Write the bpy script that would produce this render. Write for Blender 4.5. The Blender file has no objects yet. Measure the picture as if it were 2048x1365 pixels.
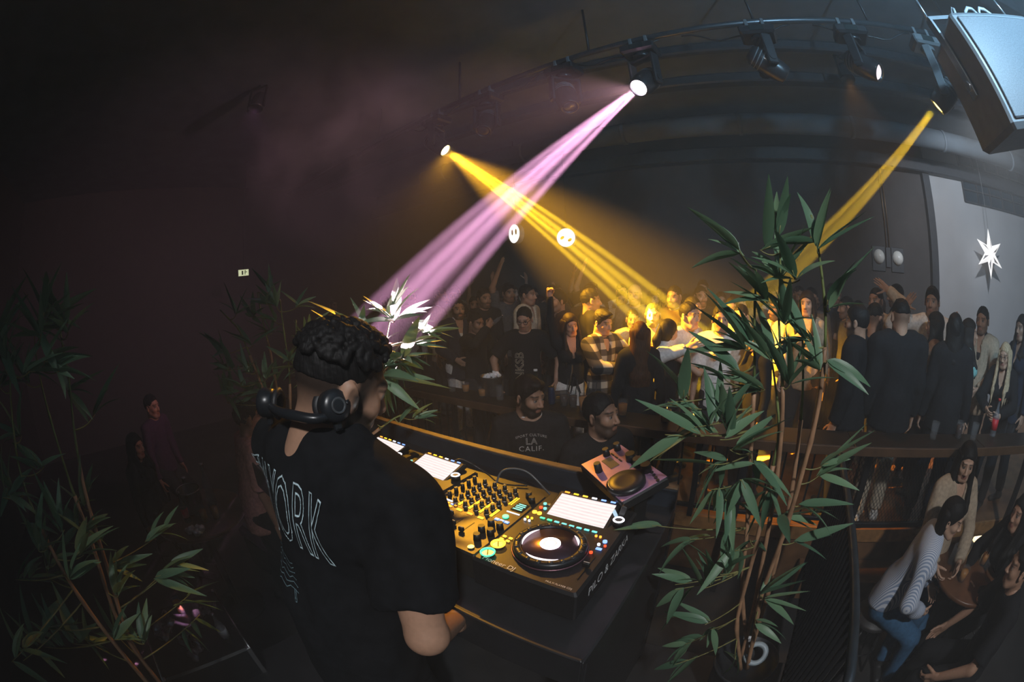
import bpy, bmesh, math, random
import numpy as np
from mathutils import Vector, Matrix, Euler, Quaternion
from mathutils.bvhtree import BVHTree

SC = bpy.context.scene
COL = SC.collection
rnd = random.Random(7)

# ------------------------------------------------------------------ camera
F_PX, PITCH, ROLL, CAMZ = 816.0, 0.142, -0.038, 2.45
_cp, _sp, _cr, _sr = math.cos(PITCH), math.sin(PITCH), math.cos(ROLL), math.sin(ROLL)
FWD = Vector((0, _cp, -_sp)); _UP = Vector((0, _sp, _cp)); _RT = Vector((1, 0, 0))
RIGHT = _RT * _cr + _UP * _sr
UP = _UP * _cr - _RT * _sr
CAMP = Vector((0, 0, CAMZ))
cd = bpy.data.cameras.new('camera')
cam = bpy.data.objects.new('camera', cd); COL.objects.link(cam)
cam.matrix_world = Matrix(((RIGHT.x, UP.x, -FWD.x, 0), (RIGHT.y, UP.y, -FWD.y, 0), (RIGHT.z, UP.z, -FWD.z, CAMZ), (0, 0, 0, 1)))
cd.type = 'PANO'; cd.sensor_width = 36.0
_c = cd if hasattr(cd, 'panorama_type') else cd.cycles
_c.panorama_type = 'FISHEYE_EQUISOLID'
_c.fisheye_lens = F_PX / 2048 * 36.0
_c.fisheye_fov = math.radians(210)
cd.clip_start = 0.02
SC.camera = cam

# ------------------------------------------------------------------ world haze, exposure
HAZE = 0.027
w = bpy.data.worlds.new('world'); SC.world = w; w.use_nodes = True
wn = w.node_tree.nodes; wl = w.node_tree.links
wn['Background'].inputs[0].default_value = (0.02, 0.022, 0.03, 1)
wn['Background'].inputs[1].default_value = 0.0
vs = wn.new('ShaderNodeVolumeScatter'); vs.inputs['Color'].default_value = (1, 1, 1, 1)
vs.inputs['Density'].default_value = HAZE; vs.inputs['Anisotropy'].default_value = 0.0
wl.new(vs.outputs[0], wn['World Output'].inputs['Volume'])
vw = SC.view_settings
vw.view_transform = 'Standard'; vw.look = 'None'; vw.exposure = 0.0; vw.gamma = 1.0; vw.use_curve_mapping = False
SC.cycles.use_denoising = True
SC.cycles.denoiser = 'OPENIMAGEDENOISE'
SC.cycles.max_bounces = 5; SC.cycles.diffuse_bounces = 2; SC.cycles.glossy_bounces = 2
SC.cycles.transmission_bounces = 4; SC.cycles.volume_bounces = 0; SC.cycles.transparent_max_bounces = 8
SC.cycles.volume_max_steps = 64
SC.cycles.volume_step_rate = 3.0
SC.cycles.use_adaptive_sampling = True
SC.cycles.adaptive_threshold = 0.045
SC.cycles.adaptive_min_samples = 16
SC.cycles.sample_clamp_indirect = 3.0

# ------------------------------------------------------------------ frames: room axes u (along the booth), v (towards the crowd)
PSI = -0.604
E1 = Vector((math.cos(PSI), math.sin(PSI), 0)); E2 = Vector((-math.sin(PSI), math.cos(PSI), 0))
RZ = Matrix.Rotation(PSI, 4, 'Z')
def RM(u, v, z=0.0): return E1 * u + E2 * v + Vector((0, 0, z))
def to_uv(P): return (P.x * E1.x + P.y * E1.y, P.x * E2.x + P.y * E2.y, P.z)
def ray(px, py):
    x = px - 1024.0; y = 682.5 - py; rr = math.hypot(x, y) + 1e-9
    th = 2 * math.asin(min(1, rr / (2 * F_PX)))
    return FWD * math.cos(th) + (RIGHT * (x / rr) + UP * (y / rr)) * math.sin(th)
def at_z(px, py, z): d = ray(px, py); return CAMP + d * ((z - CAMZ) / d.z)
def at_v(px, py, v): d = ray(px, py); return CAMP + d * (v / (d.x * E2.x + d.y * E2.y))
def at_d(px, py, h): d = ray(px, py); return CAMP + d * (h / math.hypot(d.x, d.y))

# ------------------------------------------------------------------ materials
MATS = {}
def mat(name, color, rough=0.6, metal=0.0, var=0.15, scale=12.0, emit=None, estr=0.0, bump=0.0, spec=0.5, trans=0.0, coat=0.0, alpha=1.0, sampled=False):
    """Principled material whose colour is broken up by a noise texture."""
    if name in MATS: return MATS[name]
    m = bpy.data.materials.new(name); m.use_nodes = True; nt = m.node_tree
    b = nt.nodes['Principled BSDF']
    b.inputs['Roughness'].default_value = rough; b.inputs['Metallic'].default_value = metal
    b.inputs['Specular IOR Level'].default_value = spec
    b.inputs['Transmission Weight'].default_value = trans; b.inputs['Coat Weight'].default_value = coat
    b.inputs['Alpha'].default_value = alpha
    c = tuple(color) + (1,)
    if var > 0:
        tc = nt.nodes.new('ShaderNodeTexCoord'); nz = nt.nodes.new('ShaderNodeTexNoise')
        nz.inputs['Scale'].default_value = scale; nz.inputs['Detail'].default_value = 4
        rp = nt.nodes.new('ShaderNodeValToRGB')
        rp.color_ramp.elements[0].position = 0.3; rp.color_ramp.elements[1].position = 0.7
        rp.color_ramp.elements[0].color = tuple(max(0, x * (1 - var)) for x in color) + (1,)
        rp.color_ramp.elements[1].color = tuple(min(1, x * (1 + var)) for x in color) + (1,)
        nt.links.new(tc.outputs['Object'], nz.inputs['Vector']); nt.links.new(nz.outputs[0], rp.inputs[0])
        nt.links.new(rp.outputs[0], b.inputs['Base Color'])
        if bump > 0:
            bp = nt.nodes.new('ShaderNodeBump'); bp.inputs['Strength'].default_value = bump; bp.inputs['Distance'].default_value = 0.01
            nt.links.new(nz.outputs[0], bp.inputs['Height']); nt.links.new(bp.outputs[0], b.inputs['Normal'])
    else:
        b.inputs['Base Color'].default_value = c
    if emit is not None:
        b.inputs['Emission Color'].default_value = tuple(emit) + (1,); b.inputs['Emission Strength'].default_value = estr
    if emit is not None and not sampled: m.cycles.emission_sampling = 'NONE'
    MATS[name] = m
    return m

# ------------------------------------------------------------------ mesh builder
class MB:
    def __init__(s): s.v = []; s.f = []; s.sm = []
    def add(s, vs, fs, smooth=False):
        o = len(s.v); s.v.extend([tuple(p) for p in vs]); s.f.extend([tuple(i + o for i in f) for f in fs]); s.sm.extend([smooth] * len(fs)); return s
    def box(s, c, d, rot=None, ch=0.0):
        hx, hy, hz = d[0] / 2, d[1] / 2, d[2] / 2
        if ch <= 0:
            vs = [Vector((x * hx, y * hy, z * hz)) for z in (-1, 1) for y in (-1, 1) for x in (-1, 1)]
            fs = [(0, 2, 3, 1), (4, 5, 7, 6), (0, 1, 5, 4), (2, 6, 7, 3), (0, 4, 6, 2), (1, 3, 7, 5)]
        else:
            ch = min(ch, 0.45 * min(d))
            def ring(z, k): 
                a, b = hx - k, hy - k
                c2 = ch * 0.6
                return [(-a + c2, -b, z), (a - c2, -b, z), (a, -b + c2, z), (a, b - c2, z), (a - c2, b, z), (-a + c2, b, z), (-a, b - c2, z), (-a, -b + c2, z)]
            rs = [ring(-hz, ch), ring(-hz + ch, 0), ring(hz - ch, 0), ring(hz, ch)]
            vs = [Vector(p) for r in rs for p in r]
            fs = [tuple(range(7, -1, -1)), tuple(range(24, 32))]
            for k in range(3):
                for i in range(8):
                    j = (i + 1) % 8; fs.append((k * 8 + i, k * 8 + j, k * 8 + 8 + j, k * 8 + 8 + i))
        if rot is not None: vs = [rot @ p for p in vs]
        c = Vector(c); return s.add([p + c for p in vs], fs)
    def cyl(s, p0, p1, r0, r1=None, n=12, cap=True, smooth=True):
        r1 = r0 if r1 is None else r1
        p0 = Vector(p0); p1 = Vector(p1); ax = (p1 - p0)
        if ax.length < 1e-9: return s
        ax.normalize(); t = Vector((0, 0, 1)) if abs(ax.z) < .9 else Vector((1, 0, 0))
        a = ax.cross(t).normalized(); b = ax.cross(a)
        vs = []
        for p, r in ((p0, r0), (p1, r1)):
            for i in range(n):
                q = 2 * math.pi * i / n; vs.append(p + a * (r * math.cos(q)) + b * (r * math.sin(q)))
        s.add(vs, [(i, i + n, (i + 1) % n + n, (i + 1) % n) for i in range(n)], smooth)
        if cap: s.f.append(tuple(len(s.v) - 2 * n + i for i in range(n))); s.sm.append(False); s.f.append(tuple(len(s.v) - 1 - i for i in range(n))); s.sm.append(False)
        return s
    def tube(s, pts, r, n=8, cap=True):
        pts = [Vector(p) for p in pts]; m = len(pts)
        rs = r if isinstance(r, (list, tuple)) else [r] * m
        vs = []; a = None
        for i, p in enumerate(pts):
            t = (pts[min(i + 1, m - 1)] - pts[max(i - 1, 0)])
            t = t.normalized() if t.length > 1e-9 else Vector((0, 0, 1))
            if a is None:
                k = Vector((0, 0, 1)) if abs(t.z) < .9 else Vector((1, 0, 0)); a = t.cross(k).normalized()
            a = (a - t * a.dot(t)); a = a.normalized() if a.length > 1e-6 else t.orthogonal().normalized()
            b = t.cross(a)
            for j in range(n):
                q = 2 * math.pi * j / n; vs.append(p + (a * math.cos(q) + b * math.sin(q)) * rs[i])
        fs = [(i * n + j, i * n + (j + 1) % n, (i + 1) * n + (j + 1) % n, (i + 1) * n + j) for i in range(m - 1) for j in range(n)]
        if cap: fs += [tuple(range(n - 1, -1, -1)), tuple(range((m - 1) * n, m * n))]
        return s.add(vs, fs, True)
    def lathe(s, prof, n=20, c=(0, 0, 0), M=None, ring=False):
        if ring: prof = list(prof) + [prof[0]]
        c = Vector(c); vs = []; m = len(prof)
        for r, z in prof:
            for i in range(n):
                q = 2 * math.pi * i / n; p = Vector((r * math.cos(q), r * math.sin(q), z)); p = (M @ p) if M is not None else p; vs.append(p + c)
        fs = [(k * n + i, k * n + (i + 1) % n, (k + 1) * n + (i + 1) % n, (k + 1) * n + i) for k in range(m - 1) for i in range(n)]
        if prof[0][0] > 1e-5 and not ring: fs.append(tuple(range(n - 1, -1, -1)))
        if prof[-1][0] > 1e-5 and not ring: fs.append(tuple(range((m - 1) * n, m * n)))
        return s.add(vs, fs, True)
    def sphere(s, c, r, n=14, m=8, M=None):
        rx, ry, rz = r if isinstance(r, (list, tuple)) else (r, r, r)
        c = Vector(c); vs = []
        for k in range(m + 1):
            t = math.pi * k / m
            for i in range(n):
                q = 2 * math.pi * i / n; p = Vector((rx * math.sin(t) * math.cos(q), ry * math.sin(t) * math.sin(q), -rz * math.cos(t)))
                vs.append((M @ p if M is not None else p) + c)
        return s.add(vs, [(k * n + i, k * n + (i + 1) % n, (k + 1) * n + (i + 1) % n, (k + 1) * n + i) for k in range(m) for i in range(n)], True)
    def prism(s, out, z0, z1, M=None):
        n = len(out); vs = [Vector((x, y, z)) for z in (z0, z1) for x, y in out]
        if M is not None: vs = [M @ p for p in vs]
        return s.add(vs, [tuple(range(n - 1, -1, -1)), tuple(range(n, 2 * n))] + [(i, (i + 1) % n, n + (i + 1) % n, n + i) for i in range(n)])
    def mesh(s, name):
        me = bpy.data.meshes.new(name); me.from_pydata(s.v, [], s.f)
        me.polygons.foreach_set('use_smooth', s.sm); me.update(); return me
    def build(s, name, m, parent=None, loc=None, M=None):
        me = s.mesh(name); me.materials.append(m)
        return put(name, me, parent, loc, M)

def put(name, me, parent=None, loc=None, M=None):
    o = bpy.data.objects.new(name, me); COL.objects.link(o)
    if parent is not None: o.parent = parent
    if M is not None: o.matrix_local = M
    if loc is not None: o.location = loc
    return o
def empty(name, M=None, loc=None):
    o = bpy.data.objects.new(name, None); COL.objects.link(o); o.empty_display_size = 0.1
    if M is not None: o.matrix_world = M
    if loc is not None: o.location = loc
    return o
def tag(o, label, cat, group=None, kind=None):
    o['label'] = label; o['category'] = cat
    if group: o['group'] = group
    if kind: o['kind'] = kind
    return o
def struct(o, label=None, cat=None):
    o['kind'] = 'structure'
    if label: o['label'] = label
    if cat: o['category'] = cat
    return o
def copy_tree(o, parent=None):
    c = o.copy(); COL.objects.link(c); c.parent = parent
    for ch in list(o.children): copy_tree(ch, c)
    return c
def roomM(u, v, z=0.0, yaw=0.0): return Matrix.Translation(RM(u, v, z)) @ Matrix.Rotation(PSI + yaw, 4, 'Z')
def text_mesh(s, size, outline=0.0, depth=0.0, align='CENTER', spacing=1.0, bold=0.0):
    cu = bpy.data.curves.new('t', 'FONT'); cu.body = s; cu.size = size; cu.align_x = align; cu.align_y = 'CENTER'
    cu.space_character = spacing; cu.offset = bold
    if outline > 0:
        cu.fill_mode = 'NONE'; cu.bevel_depth = outline; cu.bevel_resolution = 0
    else:
        cu.extrude = depth
    cu.resolution_u = 3
    o = bpy.data.objects.new('t', cu); COL.objects.link(o)
    dg = bpy.context.evaluated_depsgraph_get()
    me = bpy.data.meshes.new_from_object(o.evaluated_get(dg))
    bpy.data.objects.remove(o); bpy.data.curves.remove(cu)
    return me
def spot(name, loc, target, power, color, size_deg, blend=0.3, radius=0.02, parent=None):
    l = bpy.data.lights.new(name, 'SPOT'); l.energy = power; l.color = color; l.spot_size = math.radians(size_deg); l.spot_blend = blend; l.shadow_soft_size = radius
    o = bpy.data.objects.new(name, l); COL.objects.link(o); o.location = loc
    d = (Vector(target) - Vector(loc)); o.rotation_euler = d.to_track_quat('-Z', 'Y').to_euler()
    return o
def area(name, loc, target, power, color, size, size_y=None):
    l = bpy.data.lights.new(name, 'AREA'); l.energy = power; l.color = color; l.size = size
    if size_y: l.shape = 'RECTANGLE'; l.size_y = size_y
    o = bpy.data.objects.new(name, l); COL.objects.link(o); o.location = loc
    d = (Vector(target) - Vector(loc)); o.rotation_euler = d.to_track_quat('-Z', 'Y').to_euler()
    return o
# ================================================================== LIGHTS
PIPE_Z, PIPE_N, PIPE_D, PIPE_DIR = 4.50, Vector((0.640, 0.768, 0)), 2.87, Vector((0.768, -0.640, 0))
def pipe_at(px, py, z=PIPE_Z):
    d = ray(px, py); h = Vector((d.x, d.y, 0)); h.normalize()
    p = h * (PIPE_D / h.dot(PIPE_N)); return Vector((p.x, p.y, z))
PINK = (1.0, 0.45, 0.78); AMBER = (1.0, 0.60, 0.02); WASH = (1.0, 0.45, 0.02); COLD = (0.40, 0.72, 1.0)
PINK_L = pipe_at(1293, 165, 0) + Vector((0, 0, 4.06)); PINK_T = at_d(826, 606, 1.95)
AMB_L = pipe_at(873, 285, 0) + Vector((0, 0, 4.08)); AMB_T = at_d(1380, 692, 4.0)
RGT_L = pipe_at(1885, 183, 0) + Vector((0, 0, 3.92)); RGT_T = at_d(1470, 640, 4.3)
def beam(nm, L, T, power, color, fan, size, width, spill, spill_deg, spill_c, core, core_deg, start=0.185, spill_t=None):
    d = (T - L).normalized(); side = d.cross((L - CAMP).normalized()).normalized()
    up = d.cross(side)
    L0 = L + d * start
    for i, (k, wgt) in enumerate(fan):
        spot('%s_beam_light' % nm, L0 + side * (k * 0.012), T + side * (k * width) + up * (0.25 * width * math.sin(5 * i)), power * wgt, color, size, 0.45, 0.013)
    spot('%s_core_light' % nm, L0, T, core, color, core_deg, 0.9, 0.03)
    spot('%s_spill_light' % nm, L0, spill_t or T, spill, spill_c, spill_deg, 1.0, 0.03)
beam('pink', PINK_L, PINK_T, 210000, PINK, ((-1.0, .7), (-.5, 1.2), (0.05, .6), (.95, .9)), 1.9, 0.125, 330, 66, (1.0, .52, .60), 90000, 4.2, spill_t=at_d(800, 290, 3.2))
beam('amber', AMB_L, AMB_T, 320000, AMBER, ((-1.0, .9), (-.3, .8), (.3, .6), (1.0, 1.0)), 1.9, 0.20, 7200, 38, WASH, 60000, 7.0)
beam('side_amber', RGT_L, RGT_T, 75000, AMBER, ((-.8, 1.1), (.1, .7), (.8, 1)), 2.2, 0.105, 80, 30, WASH, 10000, 5.0)
spot('amber_fill_light', AMB_L + (AMB_T - AMB_L).normalized() * .19, RM(-1.40, 1.22, 2.05), 480, WASH, 32, .9, .04)  # extra spot added at the amber head to light booth and branch
# cold work lamp hanging just past the right edge of the frame
COLD_P = Vector((1.75, -0.95, 4.15))
spot('work_lamp_light', COLD_P + Vector((.1, .1, 0)), COLD_P + Vector((1.6, 1.5, .9)), 270, COLD, 165, .35, .07)
# par cans: magenta over the lounge, amber one added to light the platform
PARS = [(RM(-4.4, 1.4, 4.72), RM(-4.0, .6, .6), (.75, .25, .75), 3, 110), (RM(1.5, 4.25, 4.72), RM(1.35, 3.25, .6), (1.0, .42, .04), 45, 62)]
for k, (a, b, c, e, s) in enumerate(PARS): spot('par_can_light', a, b, e, c, s, 0.6, 0.05)
# flood lamps: an unseen one for the grey wall, an added fill behind the camera
WALLF_P, WALLF_T = RM(3.3, 3.4, 4.55), RM(5.0, 6.8, 2.7)
spot('wall_flood_light', WALLF_P + (WALLF_T - WALLF_P).normalized() * .03, WALLF_T, 420, (.86, .92, 1.0), 100, .7, .06)
FLOOD_P = RM(1.25, -1.35, 4.35)
spot('fill_flood_light', FLOOD_P, RM(.55, 1.7, 1.5), 310, (.97, .98, 1.0), 84, .6, .10)

# ================================================================== STRUCTURE
M_floor = mat('floor_concrete', (.035, .033, .032), .45, var=.3, scale=3)
M_plat = mat('platform_wood', (.20, .10, .045), .45, var=.35, scale=5)
M_stage = mat('stage_black', (.02, .02, .022), .55, var=.3, scale=6)
M_wall = mat('wall_dark', (.05, .044, .044), .8, var=.15, scale=4, bump=.1)
M_wallR = mat('wall_grey', (.36, .36, .37), .8, var=.06, scale=2, bump=.1)
M_ceil = mat('ceiling_dark', (.10, .12, .14), .8, var=.15, scale=3, bump=.2)
M_blk = mat('black_metal', (.018, .018, .02), .4, metal=.3, var=.2)
M_blk2 = mat('black_plastic', (.02, .021, .024), .38, var=.2)
M_trim = mat('dark_trim', (.03, .033, .04), .5, var=.2)
BV, CEIL = 6.8, 5.05
def room_box(name, u0, u1, v0, v1, z0, z1, m, ch=0):
    mb = MB(); mb.box(((u0 + u1) / 2, (v0 + v1) / 2, (z0 + z1) / 2), (u1 - u0, v1 - v0, z1 - z0), ch=ch)
    o = mb.build(name, m); o.matrix_world = RZ; return o
struct(room_box('floor', -9.2, 8.2, -3.2, BV + .2, -.2, 0, M_floor), 'dark concrete floor of the lower lounge level', 'floor')
struct(room_box('ceiling', -9.2, 8.2, -3.2, BV + .2, CEIL, CEIL + .2, M_ceil), 'dark painted club ceiling', 'ceiling')
struct(room_box('wall_left', -9.2, -9.0, -3.2, BV, 0, CEIL, M_wall), 'dark wall left of the lounge', 'wall')
struct(room_box('wall_right', 8.0, 8.2, -3.2, BV, 0, CEIL, M_wallR), 'grey wall at the right end', 'wall')
struct(room_box('wall_rear', -9.0, 8.0, -3.2, -3.0, 0, CEIL, M_wall), 'dark wall behind the booth', 'wall')
struct(room_box('wall_back', -9.0, 3.62, BV, BV + .2, 0, CEIL, M_wall), 'dark back wall behind the dancing crowd', 'wall')
struct(room_box('wall_back_panel', 3.62, 8.0, BV - .06, BV + .2, 0, CEIL, M_wallR), 'light grey wall section behind the star', 'wall')
struct(room_box('trim_1', 3.50, 3.66, BV - .12, BV, 0, 4.42, M_trim), 'dark vertical strip where the walls meet', 'trim')
struct(room_box('trim_2', -9.0, 8.0, BV - .22, BV, 4.42, 4.66, M_trim, .02), 'dark beam running along the top of the back wall', 'beam')
struct(room_box('trim_3', -9.0, 8.0, 4.72, 4.90, CEIL - .14, CEIL, M_trim, .02), 'ceiling batten across the room above the dance floor', 'beam')
struct(room_box('trim_4', -9.0, 8.0, 3.95, 4.06, CEIL - .12, CEIL, M_trim, .02), 'narrow ceiling batten near the lighting pipe', 'beam')
struct(room_box('trim_5', 2.2, 8.0, 2.1, 2.3, CEIL - .25, CEIL, M_trim, .02), 'ceiling beam over the right corner', 'beam')
struct(room_box('stage', -3.0 + 1.15, .62, -3.0, 1.50, 0, .6, M_stage, .015), 'raised black stage under the booth', 'stage')
PLV, PLZ = 2.95, .6
struct(room_box('platform', -9.0, 8.0, PLV, BV, 0, PLZ, M_plat, .01), 'raised wooden dance platform lit orange', 'platform')
# round duct along the ceiling
mb = MB(); mb.cyl((-6, 5.75, 4.72), (8, 5.75, 4.72), .16, n=20)
for k in range(8): mb.cyl((-5.4 + 1.8 * k, 5.75, 4.72), (-5.34 + 1.8 * k, 5.75, 4.72), .175, n=20)
o = mb.build('ceiling_duct', M_ceil); o.matrix_world = RZ; tag(o, 'round grey air duct running under the ceiling', 'duct'); o['kind'] = 'structure'
# window of small dark panes high on the grey wall
M_glassd = mat('dark_glass', (.02, .035, .05), .12, var=.2, spec=.6)
wr = empty('window_1', RZ @ Matrix.Translation((5.75, BV - .07, 4.50))); struct(wr, 'dark high window divided into small panes', 'window')
W, H, nx, nz = 2.4, .86, 6, 4
mb = MB()
for i in range(nx + 1): mb.box((-W / 2 + W * i / nx, -.02, 0), (.025, .05, H))
for j in range(nz + 1): mb.box((0, -.022, -H / 2 + H * j / nz), (W, .05, .025))
mb.build('window_frame', M_trim, wr)
pm = MB().box((0, 0, 0), (W / nx - .026, .015, H / nz - .026)).mesh('pane'); pm.materials.append(M_glassd)
for i in range(nx):
    for j in range(nz): put('pane', pm, wr, loc=(-W / 2 + W * (i + .5) / nx, 0.0, -H / 2 + H * (j + .5) / nz))
# conduit pair and twin wall lamp
cp = at_v(1778, 515, BV - .05); cu, cv, cz = to_uv(cp)
t = empty('wall_lamp', roomM(cu, BV, cz)); tag(t, 'unlit twin dome wall lamp fed by two thin conduits', 'lamp')
for s in (-1, 1):
    MB().tube([(s * .03, -.02, .16), (s * .03, -.02, 1.55)], .012).build('conduit', mat('conduit', (.20, .13, .08), .4, metal=.6), t)
    mb = MB(); M = Matrix.Rotation(math.pi / 2, 3, 'X')
    mb.lathe([(.125, 0), (.115, .04), (.085, .08), (.045, .105), (.001, .115)], 18, (s * .20, 0, 0), M)
    mb.build('dome', mat('lamp_dome', (.75, .74, .70), .25, var=.05), t)
    MB().box((s * .20, -.012, -.03), (.27, .02, .40), ch=.008).build('back_plate', M_trim, t)
MB().box((0, -.015, 0), (.10, .03, .32), ch=.006).build('junction_plate', M_trim, t)
# paper star hanging before the grey wall
sp = at_v(1980, 508, BV - .45); su, sv_, sz = to_uv(sp)
t = empty('star_pendant', roomM(su, sv_, sz)); tag(t, 'white six pointed paper star hanging before the grey wall', 'star')
mb = MB(); R0, R1, TH = .41, .155, .07
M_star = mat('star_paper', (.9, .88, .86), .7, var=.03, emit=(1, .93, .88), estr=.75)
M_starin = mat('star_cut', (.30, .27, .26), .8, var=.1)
inn = MB()
for k in range(6):
    a = math.pi / 2 + k * math.pi / 3
    tip = Vector((math.cos(a), 0, math.sin(a))) * R0
    l = Vector((math.cos(a + math.pi / 6), 0, math.sin(a + math.pi / 6))) * R1; r = Vector((math.cos(a - math.pi / 6), 0, math.sin(a - math.pi / 6))) * R1
    for sgn in (-1, 1):
        c = Vector((0, sgn * TH, 0))
        for q in (l, r):
            # each facet: paper rim with a darker cut-out panel set slightly back
            vs = [c, tip, q]
            mb.add(vs if (sgn < 0) == (q is r) else vs[::-1], [(0, 1, 2)])
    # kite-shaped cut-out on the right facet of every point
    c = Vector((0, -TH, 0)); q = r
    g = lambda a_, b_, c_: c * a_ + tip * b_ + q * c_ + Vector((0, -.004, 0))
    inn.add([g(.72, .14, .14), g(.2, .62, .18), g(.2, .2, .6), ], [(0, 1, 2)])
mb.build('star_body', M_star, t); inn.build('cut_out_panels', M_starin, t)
MB().tube([(0, 0, R0), (0, 0, CEIL - sz - .0)], .004, 6).build('cord', mat('cord_grey', (.2, .2, .2), .6), t)
# two round light-box signs over the crowd
M_sign = mat('sign_white', (.9, .9, .9), .5, var=0, emit=(1, .97, .93), estr=1.6)
M_signd = mat('sign_mark', (.55, .38, .12), .6, var=0)
for (px, py, yw, rad, lab, kind) in ((1032, 468, -.36, .165, 'round glowing white sign with two narrow marks, seen half edge on', 0), (1133, 476, .25, .15, 'round glowing white sign with an S shaped mark, beside the amber beam', 1)):
    P = at_v(px, py, BV - .9); u_, v_, z_ = to_uv(P)
    t = empty('round_sign', roomM(u_, v_, z_, yw)); tag(t, lab, 'sign')
    Mx = Matrix.Rotation(math.pi / 2, 3, 'X')
    MB().lathe([(rad + .012, -.05), (rad + .012, .045), (rad, .045), (rad, -.05)], 28, (0, 0, 0), Mx, ring=True).build('rim', mat('sign_rim', (.7, .68, .62), .4), t)
    MB().lathe([(rad, -.04), (rad, .035)], 28, (0, 0, 0), Mx).build('light_face', M_sign, t)
    if kind == 0:
        for s in (-1, 1): MB().lathe([(.001, .0), (.022, .002), (.022, .006), (.001, .008)], 14, (s * .055, -.036, .03), Mx @ Matrix.Diagonal((1, 2.4, 1)).to_3x3()).build('mark', M_signd, t)
    else:
        for s in (-1, 1): MB().lathe([(.001, .0), (.024, .002), (.024, .006), (.001, .008)], 14, (s * .062, -.036, -.02 * s - .02), Mx @ Matrix.Rotation(.6, 3, 'Z') @ Matrix.Diagonal((1.6, 1, 1)).to_3x3()).build('mark', M_signd, t)
    MB().tube([(0, 0, rad), (0, 0, CEIL - z_)], .006, 6).build('hanging_rod', M_blk, t)
# emergency exit sign far left
P = at_d(487, 546, 7.6); u_, v_, z_ = to_uv(P)
t = empty('exit_sign', Matrix.Translation(P) @ Matrix.Rotation(math.radians(38), 4, 'Z')); tag(t, 'small pale green exit sign glowing at the far left', 'sign')
MB().box((0, 0, 0), (.22, .04, .13), ch=.008).build('housing', M_blk2, t)
MB().box((0, -.024, 0), (.20, .006, .11)).build('light_face', mat('exit_face', (.8, .9, .7), .5, var=0, emit=(.75, .85, .5), estr=.75), t)
mb = MB(); mb.box((-.02, -.029, 0), (.03, .004, .07)); mb.box((.03, -.029, -.005), (.014, .004, .06)); mb.box((.05, -.029, .01), (.04, .004, .014)); mb.sphere((.035, -.029, .036), .01)
mb.build('pictogram', mat('exit_green', (.15, .35, .15), .5, var=0), t)
MB().tube([(0, 0, .06), (0, 0, CEIL - z_)], .008, 6).build('hanging_rod', M_blk, t)

# ------------------------------------------------------------------ lighting pipe with moving heads
yawp = math.atan2(PIPE_DIR.y, PIPE_DIR.x)
pc = PIPE_N * PIPE_D
t = empty('lighting_pipe', Matrix.Translation((pc.x, pc.y, PIPE_Z)) @ Matrix.Rotation(yawp, 4, 'Z')); tag(t, 'long black rigging pipe carrying the moving head lights', 'pipe')
MB().cyl((-5.2, 0, 0), (2.95, 0, 0), .028, n=14).build('pipe', mat('pipe_steel', (.10, .11, .12), .35, metal=.7), t)
for x in (-4.6, -3.0, -1.4, .1, 1.15, 2.1, 2.8):
    MB().cyl((x, 0, .02), (x, 0, CEIL - PIPE_Z), .012, n=8).build('hanger', M_blk, t)
for k in range(6):
    x0 = -4 + 1.15 * k; pts = [(x0 + .95 * i / 12 + 0, .03, -.03 - .10 * math.sin(math.pi * i / 12) - .02 * math.sin(5 * i)) for i in range(13)]
    MB().tube(pts, .008, 6).build('cable', M_blk2, t)
M_head = mat('fixture_black', (.022, .023, .026), .32, var=.2, coat=.2)
M_headg = mat('fixture_grey', (.16, .17, .18), .35, var=.1)
def lens_mat(nm, c, e): return mat(nm, (.05, .05, .06), .08, var=0, emit=c, estr=e)
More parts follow.
